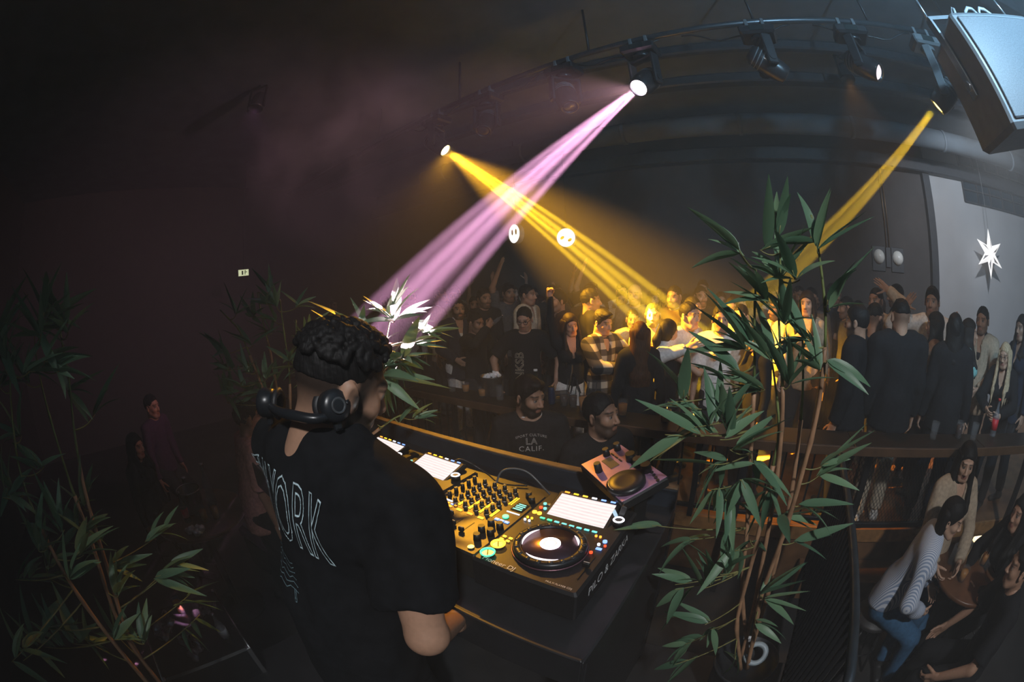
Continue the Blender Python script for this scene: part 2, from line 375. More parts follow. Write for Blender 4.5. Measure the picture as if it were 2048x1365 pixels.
def moving_head(px, py, zp, direction, label, lens, body=None):
    body = body or M_head
    base = pipe_at(px, py); t = empty('moving_head', Matrix.Translation(base) @ Matrix.Rotation(yawp, 4, 'Z')); tag(t, label, 'stage light', 'moving heads on the pipe')
    R = Matrix.Rotation(-yawp, 3, 'Z'); d = (R @ Vector(direction)).normalized()
    h = Vector((d.x, d.y, 0)); h = h.normalized() if h.length > .05 else Vector((0, 1, 0)); ax = Vector((-h.y, h.x, 0))
    pv = Vector((0, 0, zp - PIPE_Z))
    mb = MB()
    for s in (-1, 1): mb.box((s * .07, 0, -.03), (.03, .07, .10), ch=.006); mb.cyl((s * .07, -.02, -.08), (s * .07, .05, -.08), .012)
    mb.build('clamp', M_headg, t)
    zb = -.13
    MB().box((0, 0, zb), (.30, .22, .09), ch=.02).build('base', body, t)
    MB().box((0, -.112, zb), (.12, .006, .05)).build('display', mat('fixture_display', (.02, .03, .03), .15, var=0), t)
    yk = MB(); zt = zb - .05; Rr = Matrix((ax, h, Vector((0, 0, 1)))).transposed()
    yk.cyl((0, 0, zt + .01), (0, 0, zt - .03), .075, n=18)
    yk.box(Vector((0, 0, zt - .04)), (.27, .075, .03), Rr, ch=.01)
    for s in (-1, 1):
        L = (zt - .04) - pv.z
        yk.box(ax * (s * .125) + Vector((0, 0, pv.z + L / 2 - .02)), (.032, .085, L + .09), Rr, ch=.014)
        yk.cyl(ax * (s * .142) + pv, ax * (s * .148) + pv, .03)
    yk.build('yoke', body, t)
    q = d.to_track_quat('Z', 'Y').to_matrix()
    MB().lathe([(.001, -.17), (.055, -.165), (.085, -.13), (.098, -.05), (.10, .03), (.094, .10), (.082, .15), (.076, .16), (.068, .152), (.066, .14)], 24, pv, q).build('head_shell', body, t)
    MB().lathe([(.066, .138), (.05, .150), (.025, .156), (.001, .158)], 20, pv, q).build('lens', lens, t)
    mb = MB()
    for k in range(3): mb.lathe([(.0985 - .004 * k, -.06 - .03 * k), (.102 - .004 * k, -.055 - .03 * k), (.0985 - .004 * k, -.05 - .03 * k)], 24, pv, q)
    mb.build('cooling_rib', M_headg, t)
    return t
LD = lens_mat('lens_dark', (1, 1, 1), 0)
pd_ = (PINK_T - PINK_L); ad_ = (AMB_T - AMB_L); rd_ = (RGT_T - RGT_L)
moving_head(873, 285, 4.08, ad_, 'moving head shooting the amber beam, leftmost lit lamp', lens_mat('lens_amber', (1, .75, .25), 30))
moving_head(973, 215, 4.10, (-.25, -.55, -.9), 'dark moving head hanging between the amber and pink lamps, lens down', LD)
moving_head(1130, 170, 4.10, (.1, -.45, -.95), 'dark moving head with violet sheen left of the pink lamp', LD)
moving_head(1293, 165, 4.06, pd_, 'moving head shooting the bright pink beam', lens_mat('lens_pink', (1, .8, .95), 40))
moving_head(1530, 110, 4.08, (.85, -.25, -.55), 'unlit moving head tilted to the right, third from the hanging speaker', LD)
moving_head(1718, 110, 4.08, (.35, -1.0, -.75), 'unlit moving head with a pale lens reflection made as a glow, second from the hanging speaker', lens_mat('lens_reflection', (1, .9, .95), 1.1))  # whitish reflection in the unlit lens is put in as emission
moving_head(1888, 180, 3.92, rd_, 'moving head shooting the amber beam beside the hanging speaker', lens_mat('lens_amber2', (1, .7, .15), 8), M_headg)
# par cans
for k, (a, b, c, e, s) in enumerate(PARS + [(WALLF_P, WALLF_T, (.86, .92, 1.0), 0, 0)]):
    t = empty('par_can', Matrix.Translation(a)); tag(t, ('magenta par can above the dark left lounge', 'added amber par can lighting the right end of the platform', 'white par can behind the hanging speaker washing the grey wall')[k], 'stage light')
    q = (b - a).normalized().to_track_quat('Z', 'Y').to_matrix()
    MB().lathe([(.001, -.22), (.07, -.21), (.095, -.14), (.10, -.02), (.10, 0), (.092, 0), (.09, -.03)], 20, (0, 0, 0), q).build('can', M_head, t)
    MB().lathe([(.09, -.035), (.001, -.03)], 20, (0, 0, 0), q).build('lens', lens_mat('lens_par%d' % k, c, .15), t)
    mb = MB(); mb.box((-.12, 0, .14), (.012, .03, .3)); mb.box((.12, 0, .14), (.012, .03, .3)); mb.box((0, 0, .29), (.25, .03, .012)); mb.cyl((0, 0, .28), (0, 0, CEIL - a.z), .015); mb.build('bracket', M_blk, t)
# work lamp (lights the right side, hangs past the frame edge)
t = empty('work_lamp', Matrix.Translation(COLD_P)); tag(t, 'cold white work lamp hanging at the upper right edge', 'lamp')
MB().lathe([(.16, .10), (.15, .12), (.06, .16), (.03, .24), (.001, .245)], 20).build('shade', M_headg, t)
MB().tube([(0, 0, .24), (0, 0, CEIL - COLD_P.z)], .01, 6).build('cord', M_blk2, t)
# fill flood added out of view behind the camera for DJ and plants
t = empty('fill_flood', Matrix.Translation(FLOOD_P)); tag(t, 'unseen white fill lamp added under the ceiling behind the booth', 'lamp')
q = (RM(.55, 1.7, 1.5) - FLOOD_P).normalized().to_track_quat('Z', 'Y').to_matrix()
MB().lathe([(.001, -.20), (.07, -.19), (.12, -.10), (.14, -.02), (.135, -.015), (.11, -.09)], 20, (0, 0, 0), q).build('housing', M_headg, t)
MB().tube([(0, 0, .1), (0, 0, CEIL - FLOOD_P.z)], .015, 8).build('stem', M_blk, t)
# hanging loudspeaker box at the end of the pipe
bp = at_d(2025, 165, 2.75); 
t = empty('hanging_speaker', Matrix.Translation(bp) @ Matrix.Rotation(PSI + math.radians(-8), 4, 'Z') @ Matrix.Rotation(math.radians(-14), 4, 'Y')); tag(t, 'large grey hanging loudspeaker box in the upper right corner', 'speaker')
M_spk = mat('speaker_grey', (.20, .215, .23), .4, var=.1)
MB().box((0, 0, 0), (.95, .55, .66), ch=.03).build('cabinet', M_spk, t)
MB().box((0, -.283, 0), (.86, .02, .57), ch=.008).build('grille', mat('speaker_grille', (.13, .14, .155), .5, var=.4, scale=160), t)
mb = MB()
for s in (-1, 1):
    mb.box((s * .49, 0, .18), (.02, .08, .5)); mb.cyl((s * .47, 0, 0), (s * .515, 0, 0), .03); mb.tube([(s * .49, 0, .43), (s * .45, 0, .68)], .012)
mb.box((0, 0, .43), (1.0, .07, .025)); mb.build('bracket', mat('galvanised', (.55, .57, .6), .3, metal=.9), t)
for k in range(3): MB().tube([(-.3 + .22 * k + .08 * math.sin(i * .6 + k), -.1 + .03 * i * .3, .34 + .13 * math.sin(i * .55)) for i in range(8)], .012, 8).build('cable', mat('cable_pale', (.5, .52, .55), .4), t)
# ================================================================== DJ BOOTH
TZ = 1.60
M_gear = mat('gear_black', (.022, .022, .024), .42, metal=.25, var=.12, scale=60)
M_gearm = mat('mixer_plate', (.055, .05, .045), .38, metal=.55, var=.12, scale=60)
M_knob = mat('knob_rubber', (.012, .012, .013), .45, var=.1)
M_white = mat('print_white', (.75, .75, .75), .5, var=.05)
M_silver = mat('silver', (.6, .6, .62), .25, metal=.9, var=.05)
def led(nm, c, e): return mat('led_' + nm, c, .4, var=0, emit=c, estr=e)
L_cy, L_gr, L_or, L_am, L_bl, L_wh, L_rd, L_ye = led('cyan', (.18, .75, .72), 1.0), led('green', (.08, .9, .38), 1.6), led('orange', (1, .30, .03), 2.2), led('amber', (1, .5, .04), 2.4), led('blue', (.22, .40, 1.0), 1.5), led('white', (.9, .9, 1), 2.2), led('red', (1, .07, .02), 1.6), led('yellow', (1, .62, .03), 1.7)
t = empty('dj_booth', roomM(-1.15, 1.0, .6)); tag(t, 'black DJ booth table carrying the players and mixer', 'booth')
MB().box((0, -.02, TZ - .6 - .02), (1.86, .84, .04), ch=.006).build('table_top', M_blk2, t)
MB().box((0, .385, (TZ - .6) / 2 - .03), (1.86, .05, TZ - .6 - .02), ch=.006).build('front_panel', M_blk2, t)
for s in (-1, 1): MB().box((s * .905, -.02, (TZ - .6) / 2 - .02), (.04, .76, TZ - .64), ch=.005).build('side_panel', M_blk2, t)
MB().box((0, .385, TZ - .6 + .035), (1.86, .03, .09), ch=.004).build('back_lip', mat('lip_navy', (.025, .032, .045), .4, var=.2), t)
MB().box((0, .395, TZ - .6 + .082), (1.86, .040, .009), ch=.003).build('lip_edge', mat('lip_wood', (.14, .085, .045), .5, var=.3, scale=30), t)
MB().box((0, -.446, TZ - .6 - .05), (1.86, .012, .14), ch=.003).build('front_valance', M_blk2, t)
def label_mesh(name, s, size, M, m, parent, **k):
    me = text_mesh(s, size, **k); me.transform(M); me.materials.append(m); me.name = name; return put(name, me, parent)

# ---- shared small meshes of the gear
def cyl_mesh(nm, r, h, m, n=16, r2=None):
    me = MB().cyl((0, 0, 0), (0, 0, h), r, r2 if r2 else r, n).mesh(nm); me.materials.append(m); return me
KN = cyl_mesh('knob', .0085, .022, M_knob, 14, .007)
KNL = cyl_mesh('knob', .012, .024, M_knob, 16, .0105)
KR = MB().lathe([(.0086, 0), (.0104, .0), (.0104, .004), (.0086, .004)], 16, ring=True).mesh('knob_ring'); KR.materials.append(M_silver)
PT = MB().box((0, .0035, .0222), (.0016, .007, .0012)).mesh('pointer'); PT.materials.append(M_white)
def knob(parent, x, y, z, big=False, ang=0.0, ring=False):
    o = put('knob', KNL if big else KN, parent, M=Matrix.Translation((x, y, z)) @ Matrix.Rotation(ang, 4, 'Z'))
    put('pointer', PT, o)
    if ring: put('knob_ring', KR, o)
    return o
BTN = {}
def button(parent, x, y, z, w, d, m, h=.004, nm='button'):
    k = (round(w, 4), round(d, 4), m.name, nm)
    if k not in BTN:
        me = MB().box((0, 0, h / 2), (w, d, h), ch=.0012).mesh(nm); me.materials.append(m); BTN[k] = me
    return put(nm, BTN[k], parent, loc=(x, y, z))
RND = {}
def rbutton(parent, x, y, z, r, m, h=.005, nm='button'):
    k = (r, m.name, nm)
    if k not in RND: RND[k] = cyl_mesh(nm, r, h, m, 16)
    return put(nm, RND[k], parent, loc=(x, y, z))
def fader(parent, x, y, z, L, pos, horiz=False):
    sl = MB().box((0, 0, .0005), (L, .003, .001) if horiz else (.003, L, .001)).build('fader_slot', M_knob, parent, loc=(x, y, z))
    p = (pos - .5) * L
    q = (p, 0, .010) if horiz else (0, p, .010)
    cpn = MB().box(q, (.012, .018, .018) if horiz else (.018, .012, .018), ch=.003).build('fader_cap', M_knob, sl)
    MB().box((q[0], q[1], .0195), (.001, .018, .001) if horiz else (.018, .0012, .001)).build('pointer', M_white, cpn)

def screen_material():
    m = bpy.data.materials.new('screen_glow'); m.use_nodes = True; nt = m.node_tree; b = nt.nodes['Principled BSDF']
    b.inputs['Base Color'].default_value = (.02, .02, .02, 1); b.inputs['Roughness'].default_value = .15
    tc = nt.nodes.new('ShaderNodeTexCoord'); sep = nt.nodes.new('ShaderNodeSeparateXYZ'); nt.links.new(tc.outputs['Object'], sep.inputs[0])
    wv = nt.nodes.new('ShaderNodeTexWave'); wv.wave_type = 'BANDS'; wv.bands_direction = 'Y'; wv.inputs['Scale'].default_value = 22; wv.inputs['Distortion'].default_value = .4
    nz = nt.nodes.new('ShaderNodeTexNoise'); nz.inputs['Scale'].default_value = 45
    mp = nt.nodes.new('ShaderNodeMapping'); mp.inputs['Scale'].default_value = (1.0, 4, 1); nt.links.new(tc.outputs['Object'], mp.inputs[0])
    nt.links.new(tc.outputs['Object'], wv.inputs[0]); nt.links.new(mp.outputs[0], nz.inputs[0])
    mx = nt.nodes.new('ShaderNodeMath'); mx.operation = 'MULTIPLY'; nt.links.new(wv.outputs[1], mx.inputs[0]); nt.links.new(nz.outputs[0], mx.inputs[1])
    rp = nt.nodes.new('ShaderNodeValToRGB'); rp.color_ramp.elements[0].color = (1, .90, .86, 1); rp.color_ramp.elements[1].color = (.75, .62, .62, 1); rp.color_ramp.elements[1].position = .8
    nt.links.new(mx.outputs[0], rp.inputs[0]); nt.links.new(rp.outputs[0], b.inputs['Emission Color']); b.inputs['Emission Strength'].default_value = 1.15
    return m
M_screen = screen_material()
M_jog = mat('jog_platter', (.16, .10, .13), .28, metal=.85, var=.15, scale=8)
M_jogr = mat('jog_rim', (.012, .013, .016), .35, var=.2)
JOGRIM = MB().lathe([(.098, 0), (.107, .002), (.108, .016), (.103, .022), (.088, .023), (.084, .019), (.083, .012)], 48, ring=True)
DIMP = MB().sphere((0, 0, 0), (.008, .008, .0025), 12, 6).mesh('dimple'); DIMP.materials.append(mat('dimple_grey', (.03, .035, .04), .35, var=.1))
def player(u, label, full=True):
    t = empty('media_player', roomM(u, .677, TZ)); tag(t, label, 'media player', 'media players on the booth')
    W, D, H = .329, .453, .112
    MB().box((W / 2, D / 2, H / 2 + .004), (W, D, H - .004), ch=.008).build('chassis', M_gear, t)
    for sx in (.04, W - .04):
        for sy in (.04, D - .04): MB().cyl((sx, sy, 0), (sx, sy, .006), .018).build('foot', M_knob, t)
    z = H + .004
    # jog wheel
    j = JOGRIM.build('jog_rim', M_jogr, t, loc=(.168, .152, z - .002))
    for k in range(18):
        a = 2 * math.pi * k / 18; put('dimple', DIMP, j, loc=(.0955 * math.cos(a), .0955 * math.sin(a), .0225))
    MB().lathe([(.0835, .013), (.081, .0175), (.0001, .0175)], 48).build('jog_platter', M_jog, j)
    for a0, a1 in ((.35, 1.0), (2.5, 3.7), (4.25, 5.5)):
        MB().tube([(.080 * math.cos(a0 + (a1 - a0) * i / 16), .080 * math.sin(a0 + (a1 - a0) * i / 16), .0185) for i in range(17)], [.0006 + .0032 * math.sin(math.pi * i / 16) for i in range(17)], 8).build('light_arc', led('arc', (1, .9, .95), 1.2), j)
    MB().lathe([(.030, .0176), (.030, .0195), (.0001, .0195)], 28).build('jog_display', led('jog', (1, .95, .97), 2.4), j)
    MB().lathe([(.014, .0196), (.017, .0202), (.020, .0196)], 28, ring=True).build('display_ring', led('jogring', (.85, .75, .78), .8), j)
    MB().lathe([(.1085, .002), (.1115, .003), (.1115, .006), (.1085, .007)], 48, ring=True).build('ring_light', mat('jog_ring_tint', (.35, .18, .22), .3, metal=.8, var=.1), j)
    # transport buttons
    for y, m in ((.036, L_gr), (.086, L_am)):
        b_ = rbutton(t, .033, y, z, .0195, M_silver, .006, 'transport_button')
        MB().lathe([(.0165, .006), (.0215, .006), (.0225, .009), (.0205, .0105), (.017, .009)], 28, ring=True).build('light_ring', m, b_)
        MB().box((0, 0, .0068), (.003, .024, .0015), Matrix.Rotation(.6, 3, 'Z')).build('mark', M_knob, b_)
    for k in range(4): button(t, .022 + .022 * (k % 2), .118 + .016 * (k // 2), z, .012, .008, L_am)
    # raised screen housing, tilted to the DJ
    A = math.radians(14); sh = Matrix.Translation((.163, .372, z)) @ Matrix.Rotation(A, 4, 'X')
    hs = MB().box((0, 0, -.002), (.232, .142, .026), ch=.006).build('screen_housing', M_gear, t, M=sh)
    MB().box((0, -.002, .0122), (.200, .108, .002)).build('display', M_screen, hs)
    for k in range(6): button(hs, -.085 + .034 * k, .063, .011, .018, .006, (L_or, L_ye, L_am, L_wh, L_bl, L_bl)[k])
    for k in range(8): button(t, .066 + .026 * k, .281, z, .017, .0075, L_gr if k < 2 else L_cy)
    # selector dial right of the screen
    r = rbutton(t, .299, .350, z, .019, M_knob, .018, 'selector_dial')
    MB().lathe([(.013, .018), (.019, .0185), (.017, .021), (.013, .021)], 24, ring=True).build('light_ring', L_wh, r)
    for k in range(4): rbutton(t, .028 + .016 * (k % 2), .335 + .028 * (k // 2), z, .006, (L_rd, L_cy, L_cy, M_silver)[k])
    for k in range(2): rbutton(t, .025 + .018 * k, .300, z, .008, L_am)
    for k in range(4): rbutton(t, .022 + .016 * (k % 2), .262 - .016 * (k // 2), z, .004, L_ye if k < 2 else L_wh)
    # tempo fader and buttons on the right
    fader(t, .300, .115, z, .11, .5)
    rbutton(t, .298, .245, z, .007, L_bl); button(t, .296, .205, z, .018, .010, L_bl); rbutton(t, .287, .225, z, .0045, L_wh); rbutton(t, .307, .225, z, .004, L_rd); rbutton(t, .283, .180, z, .005, L_rd)
    for k in range(2): rbutton(t, .262 + .014 * k, .262, z, .004, L_or)
    label_mesh('lettering', 'Pioneer DJ', .024, Matrix.Translation((.085, .016, z + .0008)), M_white, t)
    label_mesh('lettering', 'MULTI PLAYER CDJ', .009, Matrix.Translation((.27, .016, z + .0008)), M_white, t)
    return t
player(-1.641, 'player at the far end of the booth, screen half hidden by the DJ')
player(-1.297, 'second player with white screen, left of the mixer')
p3 = player(-.635, 'nearest player with large white screen and glowing jog wheel')
label_mesh('side_lettering', 'PILO & ZARKA', .046, Matrix.Translation((.3305, .22, .062)) @ Matrix.Rotation(math.pi / 2, 4, 'Z') @ Matrix.Rotation(math.pi / 2, 4, 'X'), M_white, p3)

# ---- mixer
t = empty('dj_mixer', roomM(-.968, .690, TZ)); tag(t, 'four channel mixer with knobs and glowing level meters between players', 'mixer')
MB().box((.1665, .207, .056), (.333, .414, .104), ch=.006).build('chassis', M_gearm, t)
for sx in (.04, .29):
    for sy in (.04, .37): MB().cyl((sx, sy, 0), (sx, sy, .006), .018).build('foot', M_knob, t)
z = .108
chx = [.082 + .046 * k for k in range(4)]
rr = random.Random(3)
for k, x in enumerate(chx):
    for r in range(6): knob(t, x, .378 - .034 * r, z, ang=rr.uniform(-1.2, 1.2), ring=True)
    button(t, x, .176, z, .022, .010, (L_or, L_am, L_or, L_am)[k])
    fader(t, x, .105, z, .075, (.95, .9, .35, .15)[k])
    for q in range(9):
        if q < (4, 8, 8, 5)[k]: button(t, x + .021, .205 + .010 * q, z, .010, .008, L_ye if q < 6 else L_or, .004, 'meter_segment')
for k in range(3): button(t, .10 + .04 * k, .058, z, .014, .006, M_silver)
fader(t, .150, .030, z, .07, .5, True)
for r in range(5): knob(t, .034, .375 - .036 * r, z, ang=rr.uniform(-1, 1))
for r in range(2): fader(t, .032, .120 - .045 * r, z, .03, .5)
button(t, .034, .178, z, .024, .010, L_or)
for k in range(2): button(t, .040 + .018 * k, .205, z, .026, .006, L_wh)
for k in range(3): button(t, .066 + .016 * k, .190, z, .010, .006, (L_or, L_bl, L_or)[k])
MB().box((.292, .300, z + .001), (.044, .052, .003)).build('effect_display', mat('fx_glass', (.01, .015, .018), .1, var=0), t)
for k in range(4): button(t, .292, .283 + .011 * k, z + .002, .036 - .006 * (k % 2), .006, L_cy, .0015, 'display_line')
MB().box((.292, .258, z + .001), (.05, .004, .002)).build('touch_strip', L_wh, t)
knob(t, .28, .375, z, True, .3); knob(t, .308, .350, z, True, -.4)
rbutton(t, .285, .225, z, .011, L_gr)
for k in range(3): button(t, .270 + .019 * k, .198, z, .016, .011, L_bl)
for k in range(2): knob(t, .275 + .034 * k, .160, z, True, .5 * k)
for k in range(2): knob(t, .272 + .034 * k, .115, z, True, -.5 * k)
knob(t, .288, .072, z, True, .2); rbutton(t, .300, .028, z, .010, M_silver)
for k in range(2):
    for q in range(7): button(t, .247, .30 + .008 * q - .06 * 0, z, .005, .004, L_ye) if k == 0 else button(t, .256, .30 + .008 * q, z, .005, .004, L_ye)
label_mesh('front_lettering', 'PILO & ZARKA', .040, Matrix.Translation((.12, -.0005, .05)) @ Matrix.Rotation(math.pi / 2, 4, 'X'), M_white, t)

# ---- effects unit on a small stand behind the nearest player
M_rmx = mat('effects_silver_pink_lit', (.46, .26, .42), .35, metal=.35, var=.12, scale=20)  # silver plate with the pink stage light put into its colour
t = empty('effects_unit', roomM(-.41, 1.255, TZ, math.radians(-40))); tag(t, 'silver effects unit coloured as if pink lit, with big dial raised behind the nearest player', 'effects unit')
A = Matrix.Translation((0, 0, .17)) @ Matrix.Rotation(math.radians(16), 4, 'X')
mb = MB(); mb.box((0, 0, .005), (.26, .15, .01), ch=.003)
for s in (-1, 1): mb.box((s * .10, .02, .08), (.014, .05, .16), ch=.003)
mb.build('stand', M_blk, t)
bd = MB().box((0, 0, 0), (.323, .187, .042), ch=.007).build('body', M_gear, t, M=A)
MB().box((0, 0, .0225), (.315, .18, .004), ch=.001).build('face_plate', M_rmx, bd)
for k in range(3): knob(bd, -.03 + .052 * k, .060, .024, True, .4 * k).scale = (1.7, 1.7, 1.3)
for k in range(2): knob(bd, -.135 + .0 * k, .062 - .05 * k, .024, True).scale = (1.2, 1.2, 1.3)
MB().box((-.075, -.005, .0255), (.075, .036, .003)).build('display', mat('amber_lcd', (.22, .15, .07), .25, var=.1), bd)
MB().lathe([(.068, 0), (.068, .012), (.058, .02), (.03, .016), (.0001, .016)], 32, (.085, -.030, .024)).build('dial', M_jogr, bd)
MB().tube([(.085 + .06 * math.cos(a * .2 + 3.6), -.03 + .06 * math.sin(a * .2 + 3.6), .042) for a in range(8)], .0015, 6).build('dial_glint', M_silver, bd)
for k in range(4): rbutton(bd, .10 + .018 * k, .066 - .004 * k, .024, .006, M_knob)
knob(bd, -.06, -.062, .024, True).scale = (1.2, 1.2, 1.6)
for k in range(3): button(bd, -.12 + .03 * k, .030, .024, .022, .006, M_knob)
# microphone-like usb stick and light at the selector of the nearest player
t = empty('usb_stick', roomM(-.335, 1.06, TZ + .115)); tag(t, 'slim black usb stick with pale light leaning at the nearest player', 'usb stick')
MB().box((0, .0, .028), (.02, .016, .056), Matrix.Rotation(.25, 3, 'Y'), ch=.003).build('stick', M_knob, t); MB().box((-.02, .0, .006), (.004, .016, .05), Matrix.Rotation(-.5, 3, 'Y')).build('glow_edge', led('stick', (.5, .7, .85), .7), t)
# cables lying behind the gear
def cable(name, pts, r, m, label):
    P = [Vector(p) for p in pts]; out = []
    for i in range(len(P) - 1):
        a, b, c, d = P[max(i - 1, 0)], P[i], P[i + 1], P[min(i + 2, len(P) - 1)]
        for k in range(8):
            s = k / 8; out.append(.5 * ((2 * b) + (c - a) * s + (2 * a - 5 * b + 4 * c - d) * s * s + (3 * b - a - 3 * c + d) * s ** 3))
    out.append(P[-1]); return tag(MB().tube(out, r, 8).build(name, m), label, 'cable')
M_cab = mat('cable_grey', (.09, .10, .11), .35, var=.1)
cable('audio_cable', [RM(-.86, 1.09, TZ + .07), RM(-.87, 1.16, TZ + .13), RM(-.80, 1.22, TZ + .12), RM(-.70, 1.22, TZ + .05), RM(-.60, 1.16, TZ + .03), RM(-.56, 1.125, TZ + .05)], .004, M_cab, 'thin grey cable looping from mixer to nearest player')
cable('power_cable', [RM(-1.18, 1.13, TZ + .05), RM(-1.15, 1.22, TZ + .09), RM(-1.05, 1.27, TZ + .03), RM(-.95, 1.25, TZ + .01), RM(-.84, 1.29, TZ + .01)], .004, M_blk2, 'black cable curling behind the second player')
# ================================================================== PEOPLE: signed-distance bodies meshed with surface nets
A3 = lambda *p: np.array(p, dtype=np.float64)
def surface_nets(F, o, h):
    """F: grid of distances, o: origin, h: cell size -> verts, quads"""
    nx, ny, nz = F.shape
    ins = F < 0
    cnt = np.zeros((nx - 1, ny - 1, nz - 1), np.int8)
    for i in (0, 1):
        for j in (0, 1):
            for k in (0, 1): cnt += ins[i:nx - 1 + i, j:ny - 1 + j, k:nz - 1 + k]
    act = (cnt > 0) & (cnt < 8)
    I, J, K = np.nonzero(act)
    if len(I) == 0: return np.zeros((0, 3)), np.zeros((0, 4), int)
    idx = -np.ones(act.shape, np.int64); idx[I, J, K] = np.arange(len(I))
    acc = np.zeros((len(I), 3)); n = np.zeros(len(I))
    cs = [(i, j, k) for i in (0, 1) for j in (0, 1) for k in (0, 1)]
    val = {c: F[I + c[0], J + c[1], K + c[2]] for c in cs}
    for a in cs:
        for ax in range(3):
            if a[ax]: continue
            b = list(a); b[ax] = 1; b = tuple(b)
            va, vb = val[a], val[b]; m = (va < 0) != (vb < 0)
            t = np.where(m, va / np.where(m, va - vb, 1), 0)
            p = np.array(a, float)[None, :] * np.ones((len(I), 1)); p[:, ax] = t
            acc += p * m[:, None]; n += m
    V = (acc / n[:, None] + np.stack([I, J, K], 1)) * h + o
    Q = []
    for ax in range(3):
        b, c = [(1, 2), (2, 0), (0, 1)][ax]
        sl0 = [slice(None)] * 3; sl1 = [slice(None)] * 3
        sl0[ax] = slice(0, -1); sl1[ax] = slice(1, None)
        for d_ in (b, c): sl0[d_] = slice(1, -1); sl1[d_] = slice(1, -1)
        s0 = ins[tuple(sl0)]; s1 = ins[tuple(sl1)]
        E = np.argwhere(s0 != s1)
        if len(E) == 0: continue
        up = s0[tuple(E.T)]
        E = E.copy(); E[:, b] += 1; E[:, c] += 1
        def g(db, dc):
            q = E.copy(); q[:, b] -= db; q[:, c] -= dc; return idx[q[:, 0], q[:, 1], q[:, 2]]
        quad = np.stack([g(1, 1), g(0, 1), g(0, 0), g(1, 0)], 1)
        quad[~up] = quad[~up][:, ::-1]
        Q.append(quad)
    Q = np.concatenate(Q) if Q else np.zeros((0, 4), int)
    return V, Q[(Q >= 0).all(1)]

class SDF:
    """list of primitives with smooth union; each primitive is only evaluated near itself"""
    def __init__(s): s.p = []; s.lo = A3(9, 9, 9); s.hi = A3(-9, -9, -9); s.post = []
    def _bb(s, pts, r):
        for p in pts: s.lo = np.minimum(s.lo, p - r); s.hi = np.maximum(s.hi, p + r)
    def cap(s, a, b, ra, rb=None, k=.02, flat=None, q=1.0, sub=False, cut=None):
        a = np.asarray(a, float); b = np.asarray(b, float); rb = ra if rb is None else rb
        f = None if flat is None else np.asarray(flat, float) / np.linalg.norm(flat)
        if not sub: s._bb((a, b), max(ra, rb))
        s.p.append(('c', a, b, ra, rb, k, f, q, sub, cut)); return s
    def ell(s, c, r, k=.02, R=None, sub=False):
        c = np.asarray(c, float); r = np.asarray(r, float)
        if not sub: s._bb((c,), r.max())
        s.p.append(('e', c, r, k, None if R is None else np.asarray(R, float), sub)); return s
    def mesh(s, h, noise=None):
        m = h * 2.5 + (.012 if noise else 0)
        o = s.lo - m; dim = np.ceil((s.hi + m - o) / h).astype(int) + 1
        ax = [o[i] + np.arange(dim[i]) * h for i in range(3)]
        F = np.full(dim, .5)
        for p in s.p:
            if p[0] == 'c':
                _, a, b, ra, rb, k, f, q, sub, cut = p
                R = max(ra, rb) + k + 2.5 * h + .004; lo = np.minimum(a, b) - R; hi = np.maximum(a, b) + R
            else:
                _, c, r, k, Rm, sub = p
                R = r.max() + k + 2.5 * h + .004; lo = c - R; hi = c + R
            i0 = np.clip(((lo - o) / h).astype(int), 0, dim - 1); i1 = np.clip(((hi - o) / h).astype(int) + 2, 1, dim)
            if (i1 <= i0).any(): continue
            sl = tuple(slice(i0[i], i1[i]) for i in range(3))
            X = ax[0][sl[0]][:, None, None]; Y = ax[1][sl[1]][None, :, None]; Z = ax[2][sl[2]][None, None, :]
            if p[0] == 'c':
                ba = b - a; L2 = max(ba @ ba, 1e-9)
                dx, dy, dz = X - a[0], Y - a[1], Z - a[2]
                t0 = (dx * ba[0] + dy * ba[1] + dz * ba[2]) / L2; t = np.clip(t0, 0, 1)
                wx, wy, wz = dx - t * ba[0], dy - t * ba[1], dz - t * ba[2]
                if f is not None and q != 1:
                    cm = (wx * f[0] + wy * f[1] + wz * f[2]) * (q - 1)
                    wx, wy, wz = wx + cm * f[0], wy + cm * f[1], wz + cm * f[2]
                D = np.sqrt(wx * wx + wy * wy + wz * wz) - (ra + (rb - ra) * t)
                if cut: D = np.maximum(D, (t0 - 1) * math.sqrt(L2)) if cut > 0 else np.maximum(D, -t0 * math.sqrt(L2))
            else:
                dx, dy, dz = X - c[0], Y - c[1], Z - c[2]
                if Rm is not None: dx, dy, dz = (Rm[0, i] * dx + Rm[1, i] * dy + Rm[2, i] * dz for i in range(3))
                k0 = np.sqrt((dx / r[0]) ** 2 + (dy / r[1]) ** 2 + (dz / r[2]) ** 2)
                k1 = np.sqrt((dx / r[0] ** 2) ** 2 + (dy / r[1] ** 2) ** 2 + (dz / r[2] ** 2) ** 2) + 1e-9
                D = np.where(k0 < 1e-4, -r.min(), k0 * (k0 - 1) / k1)
            G = F[sl]
            if sub:
                D = -D; hh = np.clip(.5 - .5 * (G - D) / max(k, 1e-5), 0, 1)
                F[sl] = G + (D - G) * hh + k * hh * (1 - hh) if k > 0 else np.maximum(G, D)
            elif k > 0:
                hh = np.clip(.5 + .5 * (D - G) / k, 0, 1) if False else np.clip(.5 + .5 * (G - D) / k, 0, 1)
                F[sl] = G + (D - G) * hh - k * hh * (1 - hh)
            else: F[sl] = np.minimum(G, D)
        X = ax[0][:, None, None]; Y = ax[1][None, :, None]; Z = ax[2][None, None, :]
        for fn in s.post: F = fn(F, X, Y, Z)
        if noise:
            amp, fr, sd = noise; r_ = np.random.RandomState(sd)
            for _ in range(5):
                w = r_.normal(size=3) * fr * (.6 + r_.rand()); F = F + amp * .45 * np.sin(w[0] * X + w[1] * Y + w[2] * Z + r_.rand() * 6)
        return surface_nets(F, o, h)

